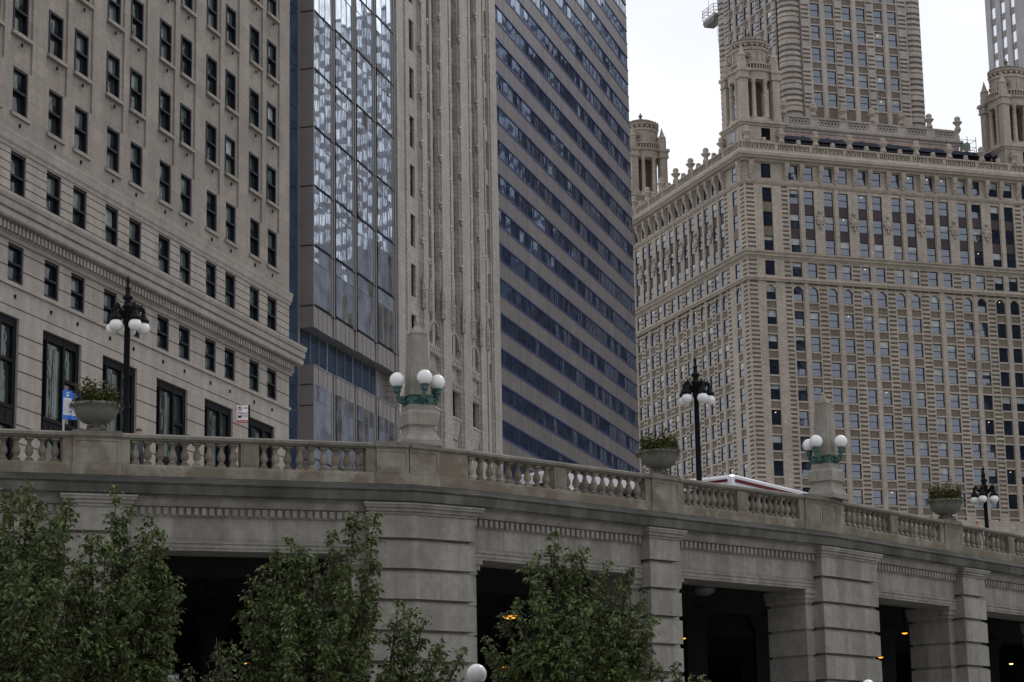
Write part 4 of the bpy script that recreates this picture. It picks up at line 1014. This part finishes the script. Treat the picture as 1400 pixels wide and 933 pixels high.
# ---- signs
q = at(96, 553, 70.2); T = Thing('bus_stop_sign', 'pair of blue and white bus stop panels on one pole, left of the first urn', 'sign', q[0]-.2, q[1], 10.33, 0)
b = MB(); b.lathe([(.035, 10.33), (.035, q[2]+.35)], 'steel', (0, 0, 0), 8); T.part('pole', b)
def panel(x0, w, z0, h, rz):
    b = MB(); b.box(0, w, -.015, .015, 0, h, 'signblue'); b.face([(.02, -.018, .13), (w-.02, -.018, .13), (w-.02, -.018, h-.24), (.02, -.018, h-.24)], 'signwhite')
    rr = random.Random(int(x0*100)); z = .18
    while z < h-.3: b.face([(.04, -.021, z), (w-.04-rr.uniform(0, .08), -.021, z), (w-.04-rr.uniform(0, .05), -.021, z+.014), (.04, -.021, z+.014)], 'signpink'); z += .034
    b.face([(w*.35, -.019, h-.19), (w*.65, -.019, h-.19), (w*.65, -.019, h-.06), (w*.35, -.019, h-.06)], 'signwhite'); b.face([(w*.4, -.021, h-.13), (w*.6, -.021, h-.13), (w*.6, -.021, h-.08), (w*.4, -.021, h-.08)], 'signblue')
    b.v = [(x_, y_, z_+T.z) for x_, y_, z_ in b.v]; o = T.part('sign_panel', b); o.location = (x0, -.05, z0-T.z); o.rotation_euler = (0, 0, rz)
zb = q[2]-.5
panel(-.03, .31, zb+.03, .92, .55); panel(.26, .36, zb-.02, .86, -.35)
def text(s, size, parent, loc_, rz=0., m='black'):
    c = bpy.data.curves.new('lettering', 'FONT'); c.body = s; c.size = size; c.align_x = 'CENTER'; c.align_y = 'CENTER'; c.extrude = .001
    c.materials.append(M[m]); tmp = bpy.data.objects.new('lettering_source', c); COL.objects.link(tmp); bpy.context.view_layer.update()
    me = bpy.data.meshes.new_from_object(tmp.evaluated_get(bpy.context.evaluated_depsgraph_get())); bpy.data.objects.remove(tmp); o = link('lettering', me, parent); o.location = loc_; o.rotation_euler = (math.pi/2, 0, rz); return o
q = at(330.5, 567, 73.2); T = Thing('street_sign', 'small white and red bus stop sign on a black post', 'sign', q[0]+.24, q[1]+.03, 10.33, .12)
b = MB(); b.box(-.03, .03, -.02, .04, 10.33, q[2]+.32, 'iron'); T.part('post', b)
b = MB(); z0 = q[2]-.28; b.box(-.4, -.04, -.04, -.025, z0, z0+.58, 'signwhite'); b.face([(-.4, -.042, z0), (-.04, -.042, z0), (-.04, -.042, z0+.09), (-.4, -.042, z0+.09)], 'signred')
for k in range(14):
    a0, a1 = 2*math.pi*k/14, 2*math.pi*(k+1)/14; b.bar((-.31+.065*math.cos(a0), -.043, z0+.47+.065*math.sin(a0)), (-.31+.065*math.cos(a1), -.043, z0+.47+.065*math.sin(a1)), .004, .018, 'signred')
b.bar((-.36, -.043, z0+.52), (-.26, -.043, z0+.42), .004, .018, 'signred'); b.box(-.335, -.325, -.044, -.0405, z0+.42, z0+.52, 'black'); b.box(-.325, -.29, -.044, -.0405, z0+.475, z0+.52, 'black'); b.bar((-.2, -.043, z0+.49), (-.08, -.043, z0+.49), .004, .022, 'signred')
b.bar((-.12, -.043, z0+.52), (-.07, -.043, z0+.49), .004, .02, 'signred'); b.bar((-.12, -.043, z0+.46), (-.07, -.043, z0+.49), .004, .02, 'signred')
b.box(-.37, -.25, -.044, -.0405, z0+.16, z0+.34, 'black'); b.box(-.35, -.27, -.046, -.0442, z0+.24, z0+.31, 'signwhite'); pn = T.part('sign_panel', b)
text('BUS', .1, pn, (-.15, -.046, z0+.31-T.z)); text('STOP', .085, pn, (-.15, -.046, z0+.21-T.z)); text('TOW ZONE', .055, pn, (-.22, -.046, z0+.045-T.z), 0, 'signwhite')

# ---- buses
def bus(x, y, ang, label, red=True):
    T = Thing('city_bus', label, 'bus', x, y, 10.33, ang, 'city buses on the upper street'); L, Wd, H = 10.2, 2.55, 3.1
    g = 10.33
    def ring(xx, o=0, zt=H, ws=0): return [(xx, o+.12, g+.35), (xx, o, g+.5), (xx, o, g+2.4), (xx, o+.02, g+zt-.08), (xx, o+.12, g+zt), (xx, Wd-.12-o, g+zt), (xx, Wd-.02-o, g+zt-.08), (xx, Wd-o, g+2.4), (xx, Wd-o, g+.5), (xx, Wd-.12-o, g+.35)]
    b = MB(); b.grid([ring(0, .14, H-.16), ring(.1, .04, H-.05), ring(.35, 0, H), ring(L-.4, 0, H), ring(L-.12, .05, H-.06), ring(L, .14, H-.2)], 'white', False, True, True, True); bd = T.part('body', b)
    b = MB()
    for o, u in ((-.014, .006), (Wd+.014, Wd-.006)): b.face([(.36, o, g+H-.33), (L-.45, o, g+H-.33), (L-.45, u, g+H-.19), (.36, u, g+H-.19)], 'redp')
    b.face([(-.03, 1.9, g+H-.33), (-.03, .2, g+H-.33), (-.022, .2, g+H-.22), (-.022, 1.4, g+H-.25)], 'redp'); b.face([(-.03, .2, g+H-.33), (.36, -.014, g+H-.33), (.36, .006, g+H-.19), (-.022, .2, g+H-.22)], 'redp')
    for y in (.5,): b.face([(-.03, y, g+H-.52), (-.03, y+.32, g+H-.52), (-.03, y+.32, g+H-.45), (-.03, y, g+H-.45)], 'redp')
    if red: T.part('stripe', b)
    for k in range(6):
        for o in (-.014, Wd+.014): b = MB(); b.face([(.9+1.55*k, o, g+1.2), (2.4+1.55*k, o, g+1.2), (2.4+1.55*k, o, g+2.56), (.9+1.55*k, o, g+2.56)], 'g_jd'); T.part('side_window', b)
    b = MB(); b.face([(-.02, .15, g+1.2), (-.02, Wd-.15, g+1.2), (-.02, Wd-.15, g+2.56), (-.02, .15, g+2.56)], 'g_jd'); T.part('rear_window', b)
    b = MB(); b.face([(L+.012, .25, g+1.1), (L+.012, Wd-.25, g+1.1), (L+.012, Wd-.25, g+2.6), (L+.012, .25, g+2.6)], 'g_jd'); T.part('windscreen', b)
    b = MB(); b.box(3, 5.4, .7, Wd-.7, g+H-.01, g+H+.12, 'white'); b.box(.9, 1.25, .3, .6, g+H-.38, g+H-.3, 'redp') if 0 else None; T.part('roof_unit', b)
    for xx in (2.3, 7.6):
        for o in (.02, Wd-.3):
            b = MB(); b.lathe([(.3, 0), (.48, .01), (.48, .27), (.3, .28)], 'black', (0, 0, 0), 20); b.v = [(xx+p, o+r, g+.48+q) for p, q, r in b.v]; T.part('wheel', b)
q = atz(1000, 648, 13.4); bus(q[0], q[1], math.radians(57), 'white bus with a red roof stripe, its roof showing above the rail')
bus(1.8, 87.5, math.radians(45), 'plain white bus seen only through the balusters left of the middle urn', False)

# ---- people behind the rail
def person(px, py, Y, label, coat, hat=None, hair='hair', ang=0.):
    q = at(px, py, Y); hgt = q[2]-10.33; s = hgt/1.75; T = Thing('person', label, 'person', q[0], q[1], 10.33, ang, 'people walking on the upper street')
    J = dict(p=(0, 0, .95), w=(0, 0, 1.12), c=(0, 0, 1.32), n=(0, 0, 1.49), h=(0, -.01, 1.56), h2=(0, -.015, 1.66), h3=(0, 0, 1.72), ls=(-.17, 0, 1.42), le=(-.23, .03, 1.13), lw=(-.22, -.06, .88), lh=(-.21, -.09, .79), rs=(.17, 0, 1.42), re=(.23, .03, 1.13), rw=(.22, -.06, .88), rh=(.21, -.09, .79),
             lp=(-.09, 0, .9), lk=(-.1, -.06, .5), la=(-.1, .04, .09), lt=(-.1, -.13, .04), rp=(.09, 0, .9), rk=(.1, .03, .5), ra=(.1, .16, .1), rt=(.1, .0, .04))
    R_ = dict(p=.135, w=.125, c=.15, n=.06, h=.085, h2=.098, h3=.075, ls=.075, le=.05, lw=.034, lh=.035, rs=.075, re=.05, rw=.034, rh=.035, lp=.095, lk=.062, la=.042, lt=.035, rp=.095, rk=.062, ra=.042, rt=.035)
    E_ = [('p', 'w'), ('w', 'c'), ('c', 'n'), ('n', 'h'), ('h', 'h2'), ('h2', 'h3'), ('c', 'ls'), ('ls', 'le'), ('le', 'lw'), ('lw', 'lh'), ('c', 'rs'), ('rs', 're'), ('re', 'rw'), ('rw', 'rh'), ('p', 'lp'), ('lp', 'lk'), ('lk', 'la'), ('la', 'lt'), ('p', 'rp'), ('rp', 'rk'), ('rk', 'ra'), ('ra', 'rt')]
    ks = list(J); me = bpy.data.meshes.new('body'); me.from_pydata([tuple(c*s for c in J[k]) for k in ks], [(ks.index(a), ks.index(c)) for a, c in E_], [])
    o = link('body', me, T.o, (0, 0, 0)); md = o.modifiers.new('skin', 'SKIN'); sv = me.skin_vertices[0].data
    for i, k in enumerate(ks): sv[i].radius = (R_[k]*s, R_[k]*s); sv[i].use_root = k == 'p'
    md.use_smooth_shade = True; o.modifiers.new('sub', 'SUBSURF').levels = 2; o.modifiers['sub'].render_levels = 2
    mt, n, bs = new_mat('person_'+coat)                          # cloth below the neck, skin above
    tcn = N(n, 'ShaderNodeTexCoord'); sp = N(n, 'ShaderNodeSeparateXYZ'); n.links.new(tcn.outputs['Object'], sp.inputs[0])
    gt = N(n, 'ShaderNodeMath', operation='GREATER_THAN'); n.links.new(sp.outputs[2], gt.inputs[0]); gt.inputs[1].default_value = 1.48*s
    cc = {'dark': (.03, .035, .045), 'pale': (.4, .38, .36)}[coat]; n.links.new(mixc(n, cc, (.5, .32, .25), gt.outputs[0]), bs.inputs['Base Color']); me.materials.append(mt)
    b = MB(); hz = 10.33+1.655*s
    b.ball((0, -.13*s, hz-.03*s), .018*s, 'skin', 6, 5)
    for e_ in (-.035, .035): b.ball((e_*s, -.1*s, hz), .012*s, 'black', 6, 4)
    for e_ in (-.1, .1): b.ball((e_*s, 0, hz-.02*s), .025*s, 'skin', 6, 4)
    T.part('face', b)
    b = MB(); rows_ = []
    for k in range(6):
        a = k/5*1.45; r = .112*math.cos(a)*s; rows_.append([(r*math.cos(2*math.pi*j/14), .012*s+r*1.05*math.sin(2*math.pi*j/14), hz+.02*s+.1*s*math.sin(a)) for j in range(14)])
    b.grid(rows_, 'cap' if hat else hair, True, True, False, True)
    if hat: b.box(-.07*s, .07*s, -.2*s, -.08*s, hz+.03*s, hz+.045*s, 'cap')
    T.part('cap' if hat else 'hair', b)
person(190, 586.5, 69.6, 'person in a dark coat, head above the rail right of the left lamp post', 'dark', None, 'hair', .4); person(1337, 711.5, 93.9, 'person with a pale bald head just above the rail, left of the far lamp post', 'pale', None, 'skin', 2.6); person(1302.5, 705, 93.0, 'person in a white cap behind the foot of the smallest urn', 'pale', 'cap', 'hair', 1.2)

# ---- lamps in the lower roadway
def tunnel_lamp(px, py, Y, r, label, m='sodium'):
    q = at(px, py, Y); T = Thing('tunnel_lamp', label, 'lamp', q[0], q[1], q[2], 0, 'orange lamps in the lower roadway')
    b = MB(); z = q[2]; b.lathe([(r*.5, z+r*.65), (r*1.05, z+r*.35), (r*1.15, z+.02)], 'iron', (0, 0, 0), 14); b.lathe([(.03, z+r*.6), (.03, max(z+r*.7, 9.04))], 'iron', (0, 0, 0), 6); T.part('housing', b)
    b = MB(); b.lathe([(.01, z-r*.35), (r*.6, z-r*.25), (r, z+.01)], m, (0, 0, 0), 14); T.part('lens', b)
for a in ((697, 843, 84, .3, 'largest orange lamp, glowing in the opening above the middle tree'), (283, 878, 96, .075, 'small orange lamp low in the left opening beside a thin spray of leaves'), (336, 907, 92, .1, 'orange lamp low in the left opening, left of the second tree'), (476, 823, 90, .1, 'orange lamp glimpsed through the upper leaves of the second tree'), (456, 884, 92, .1, 'orange lamp glimpsed through the lower leaves of the second tree'), (691, 913, 90, .16, 'faint orange lamp below the largest one'), (936, 873, 100, .1, 'orange lamp at the edge of the pier right of the third tree'), (1237, 866, 104, .14, 'left lamp of two orange ones in the opening right of the second obelisk'), (1265, 880, 110, .14, 'right lamp of two orange ones in the opening right of the second obelisk'), (1204, 899, 100, .12, 'orange lamp half hidden by the pier under the second obelisk')): tunnel_lamp(*a)
tunnel_lamp(1382.5, 908, 118, .1, 'brightest orange lamp, in the last opening at the right edge', 'sodium2')
def soffit_lamp(px, py, Y, label):
    q = at(px, py, Y); z = q[2]; T = Thing('soffit_lamp', label, 'lamp', q[0], q[1], z, .6, 'frosted lamps under the viaduct')
    b = MB(); b.lathe([(.5, z+.22), (.52, z+.1), (.46, z+.02)], 'steel', (0, 0, 0), 16); b.lathe([(.04, z+.2), (.04, 9.0)], 'iron', (0, 0, 0), 6); T.part('housing', b)
    b = MB(); b.lathe([(.46, z+.02), (.4, z-.18), (.2, z-.3), (.01, z-.32)], 'lens', (0, 0, 0), 16); T.part('lens', b)
soffit_lamp(962, 803, 82.5, 'frosted drum lamp under the viaduct, nearer the pier of the middle urn'); soffit_lamp(1053, 810, 88.5, 'frosted drum lamp under the viaduct, nearer the pier of the second obelisk')
q = at(227, 931, 52); T = Thing('floodlight', 'small grey floodlight box with a pale lens, below the left opening', 'light', q[0], q[1], -1.6, -.1)
b = MB(); b.box(-.05, .05, .05, .15, -1.6, q[2]-.1, 'iron'); T.part('post', b); z = q[2]
b = MB(); b.prism([(-.21, -.12), (.21, -.12), (.23, .25), (-.23, .25)], z-.14, z+.13, 'steel'); b.prism([(-.24, -.15), (.24, -.15), (.25, .27), (-.25, .27)], z+.13, z+.17, 'frame'); T.part('housing', b)
b = MB(); b.box(-.17, .17, -.14, -.121, z-.1, z+.06, 'lens'); T.part('lens', b)
q = at(450, 924.5, 60); T = Thing('hanging_sign', 'small white sign with blurred dark print, low behind the second tree', 'sign', q[0], q[1], -1.6, .2); z = q[2]
b = MB(); b.box(-.03, .03, 0, .06, -1.6, z+.1, 'iron'); T.part('post', b); b = MB(); b.box(-.15, .15, -.03, -.005, z-.06, z+.05, 'signwhite'); b.box(-.13, -.02, -.034, -.029, z-.03, z+.03, 'frame'); T.part('sign_panel', b)

# ---- window washers' platform hung on the far tower
PJv = Vector((PJ[0], PJ[1])); cj, sj = math.cos(TJ), math.sin(TJ)
q = at(975.5, 24, 372); T = Thing('work_platform', 'steel work platform hung on ropes by the left edge of the setback tower', 'platform', q[0], q[1], q[2], TJ); z = q[2]
b = MB(); b.box(-.95, .95, -2.3, 2.3, z-.5, z+.0, 'steel'); b.prism([(-.9, -2), (.9, -2), (.9, 2), (-.9, 2)], z-1.3, z-.5, 'copper', [(-1, -2.4), (1, -2.4), (1, 2.4), (-1, 2.4)]); T.part('deck', b)
b = MB()
for x in (-1, 1):
    for y in (-2.3, 0, 2.3): b.bar((x, y, z), (x, y, z+1.7), .1, .1, 'steel')
    for h in (.6, 1.15, 1.7): b.bar((x, -2.3, z+h), (x, 2.3, z+h), .08, .08, 'steel')
for y in (-2.3, 2.3):
    for h in (.6, 1.15, 1.7): b.bar((-1, y, z+h), (1, y, z+h), .08, .08, 'steel')
T.part('cage', b); b = MB()
for y in (-1.8, 1.8): b.tube([(0, y, z+1.7), (0, y, z+48)], .03, 'iron', 4)
b.tube([(-.6, -2.3, z-.5), (.3, -2, z-12), (.9, -2.2, z-24), (1.4, -2, z-26), (1.5, -2, z-12.)], .04, 'steel', 4); T.part('rope', b)

# ================================================================== trees on the riverwalk
LEAF = []
def tree(name, label, px, Y, tips, seed, h0=.6, spray=1., nint=66, group='trees on the riverwalk'):
    """tips: (px, py, dY) ends of the upright boughs; each bough is a curve from the trunk, clothed with drooping leafy twigs"""
    rs = np.random.default_rng(seed); c = at(px, 900, Y); bx, by = c[0], c[1]; gz_ = -1.6
    T = Thing(name, label, 'tree', bx, by, gz_, 0, group)
    tb = MB(); boughs = []
    ends = []
    for tx, ty, dy, *rest in tips:
        p = at(tx, ty, Y+dy); ends.append((Vector((p[0]-bx, p[1]-by, p[2])), rest[0] if rest else 1.))
    xs = [e[0].x for e in ends]; zt_ = [e[0].z for e in ends]
    for i in range(nint):                                    # inner and far-side boughs fill the crown's depth
        e = ends[rs.integers(len(ends))][0]; f = rs.uniform(.3, .97); ends.append((Vector((e.x*rs.uniform(.35, 1.12), rs.uniform(-1.4, 1.6), gz_+1.6+(e.z-gz_-1.6)*f)), .8))
    top = max(zt_); trunk_top = Vector((0, 0, gz_+(top-gz_)*.62))
    tb.tube([(0, 0, gz_), (.03, .02, gz_+1), (-.02, .0, gz_+2.4), (.02, 0, gz_+(top-gz_)*.45), tuple(trunk_top)], [.15, .125, .11, .075, .04], 'bark', 8)
    V = []; Fc = []; Mi = []
    def leaf(p, d, l, tilt):
        d = d.normalized(); up = Vector((0, 0, 1)); s = d.cross(up)
        s = s.normalized() if s.length > .05 else Vector((1, 0, 0)); n_ = s.cross(d); s = (s*math.cos(tilt)+n_*math.sin(tilt)).normalized(); nn = s.cross(d)
        w = l*.27; i = len(V); f = nn*(l*.07)
        a = p+d*(l*.12); m1 = p+d*(l*.45); e = p+d*l-up*(l*.12)
        V.extend([tuple(a), tuple(m1+s*w+f), tuple(e), tuple(m1-s*w+f)]); Fc.append((i, i+1, i+2)); Fc.append((i, i+2, i+3)); k = 1 if rs.random() < .2 else 0; Mi.extend((k, k))
    for e, dens in ends:
        hz = rs.uniform(.25, .6); st = Vector((0, 0, gz_+1.2+(min(e.z, trunk_top.z)-gz_-1.4)*hz*.8))
        mid = Vector((st.x+(e.x-st.x)*.55, st.y+(e.y-st.y)*.55, st.z+(e.z-st.z)*.38)); P = []
        n = 14
        for k in range(n+1):
            t = k/n; q = st*(1-t)**2+mid*2*t*(1-t)+e*t*t; P.append(q+Vector((rs.normal(0, .025), rs.normal(0, .025), 0)))
        tb.tube([tuple(q) for q in P], [.045*(1-k/n)**.8+.006 for k in range(n+1)], 'bark', 5)
        L = (e-st).length
        nt_ = int(L*30*dens*spray)
        for j in range(nt_):
            t = 1-(rs.random()**1.15)*.86; k = min(int(t*n), n-1); q = P[k].lerp(P[k+1], t*n-k); r = (.11+.5*(1-t)**.6*min(1, L/3))
            a = rs.uniform(0, 6.283); el = rs.uniform(-.1, .9); d = Vector((math.cos(a)*math.cos(el), math.sin(a)*math.cos(el), math.sin(el)))
            ln = r*rs.uniform(.5, 1.1); nl = max(3, int(ln/.024)); tip = q+d*ln-Vector((0, 0, .12*ln))
            if ln > .22: tb.tube([tuple(q), tuple(q.lerp(tip, .5)+Vector((0, 0, .03))), tuple(tip)], [.008, .006, .003], 'bark', 3)
            for h in range(nl):
                p = q.lerp(tip, (h+.6)/nl)+Vector(rs.normal(0, .018, 3)); b2 = rs.uniform(0, 6.283); dr = rs.uniform(-1.15, .35)
                leaf(p, Vector((math.cos(b2)*math.cos(dr)+d.x*.5, math.sin(b2)*math.cos(dr)+d.y*.5, math.sin(dr))), rs.uniform(.085, .145), rs.uniform(-.9, .9))
    T.part('trunk', tb)
    me = bpy.data.meshes.new('crown'); me.from_pydata([(x, y, z-gz_) for x, y, z in V], [], Fc); me.materials.append(M['leaf']); me.materials.append(M['leaf2'])
    me.polygons.foreach_set('material_index', Mi); me.update(); link('crown', me, T.o)
    print(label, len(V)//4, 'leaves')
tree('pear_tree', 'dense leafy tree with many upright shoots, cut by the left edge of the picture', 15, 41, [(36, 655, 0), (8, 690, .3), (-25, 700, 0), (95, 682, .4), (60, 720, -.5), (70, 790, -.9), (20, 800, -1), (-40, 780, -.4), (100, 800, .7), (120, 860, -.3), (50, 870, -1), (-10, 870, -1), (-5, 668, .5), (20, 672, -.4), (52, 680, .5), (85, 700, -.3)], 3)
tree('pear_tree', 'bushy tree in front of the left pier, boughs reaching across the dark opening', 150, 42.5, [(155, 663, 0), (172, 690, .3), (203, 702, -.2), (222, 745, .2), (140, 730, -.5), (228, 775, .2), (245, 800, -.2), (236, 815, .3), (232, 895, .3), (225, 915, -.2), (218, 720, .3), (110, 760, .5), (180, 790, -.9), (90, 850, .4), (215, 850, .5), (130, 850, -1.1), (180, 890, -.9), (120, 728, .3), (105, 765, .2), (92, 800, -.3), (86, 840, .3), (112, 810, -.5), (100, 880, .2), (195, 740, .4), (240, 790, .1)], 4)
tree('pear_tree', 'round leafy tree left of the great corner pier, with boughs leaning right', 440, 43.5, [(395, 735, 0), (455, 727, .3), (486, 701, 0), (514, 702, -.2), (362, 775, .2), (340, 808, -.2), (375, 752, -.2), (348, 790, .4), (333, 835, .2), (338, 868, -.3), (330, 905, .2), (410, 745, .3), (430, 760, -.7), (475, 770, -.9), (505, 775, .4), (515, 800, .6), (350, 870, .3), (395, 830, -1), (345, 915, .2), (450, 850, -1.2), (500, 870, -.8), (380, 900, -.9), (540, 905, .2)], 6, spray=1.05, nint=72)
tree('pear_tree', 'sparse young tree whose thin boughs cross the corner pier beside the globe lamp', 500, 44.6, [(581, 840, 0, 1.), (565, 826, .2, 1.), (545, 822, .2, .9), (560, 858, -.2, .9), (602, 876, -.1, 1.), (636, 884, 0, 1.), (612, 905, .2, .9), (550, 900, .3, .8), (585, 920, -.2, .9)], 8, spray=.85, nint=2)
tree('pear_tree', 'pointed leafy tree in the middle, between the corner pier and the next one', 775, 44.5, [(758, 728, 0), (796, 747, .2), (735, 755, -.2), (768, 770, .4), (826, 770, .1), (862, 776, -.1), (880, 806, .2), (888, 862, 0), (705, 822, .1), (690, 838, -.2), (664, 868, 0), (740, 810, -.8), (800, 820, -1), (840, 840, -.7), (720, 870, -.9), (770, 870, -1.2), (850, 890, -.6), (680, 905, .3), (895, 905, .3), (845, 790, .3), (872, 835, -.4), (895, 840, .2), (675, 890, -.2), (725, 770, .3), (780, 750, .3)], 10, nint=72)
tree('young_tree', 'slender spray of leaves standing alone in the left opening', 302, 46, [(298, 872, 0, .9), (318, 874, .1, .9), (306, 890, -.1, .9)], 12, spray=.5, nint=1)
tree('young_tree', 'low leafy top at the bottom edge, right of the pointed tree', 925, 47, [(925, 905, 0), (900, 912, .1), (945, 922, .2), (962, 926, .1)], 13, spray=.8, nint=3)
tree('young_tree', 'low leafy top at the bottom edge between the two largest trees', 268, 46.5, [(262, 912, 0), (245, 925, .1), (285, 922, .2), (310, 926, .1)], 14, spray=.8, nint=3)
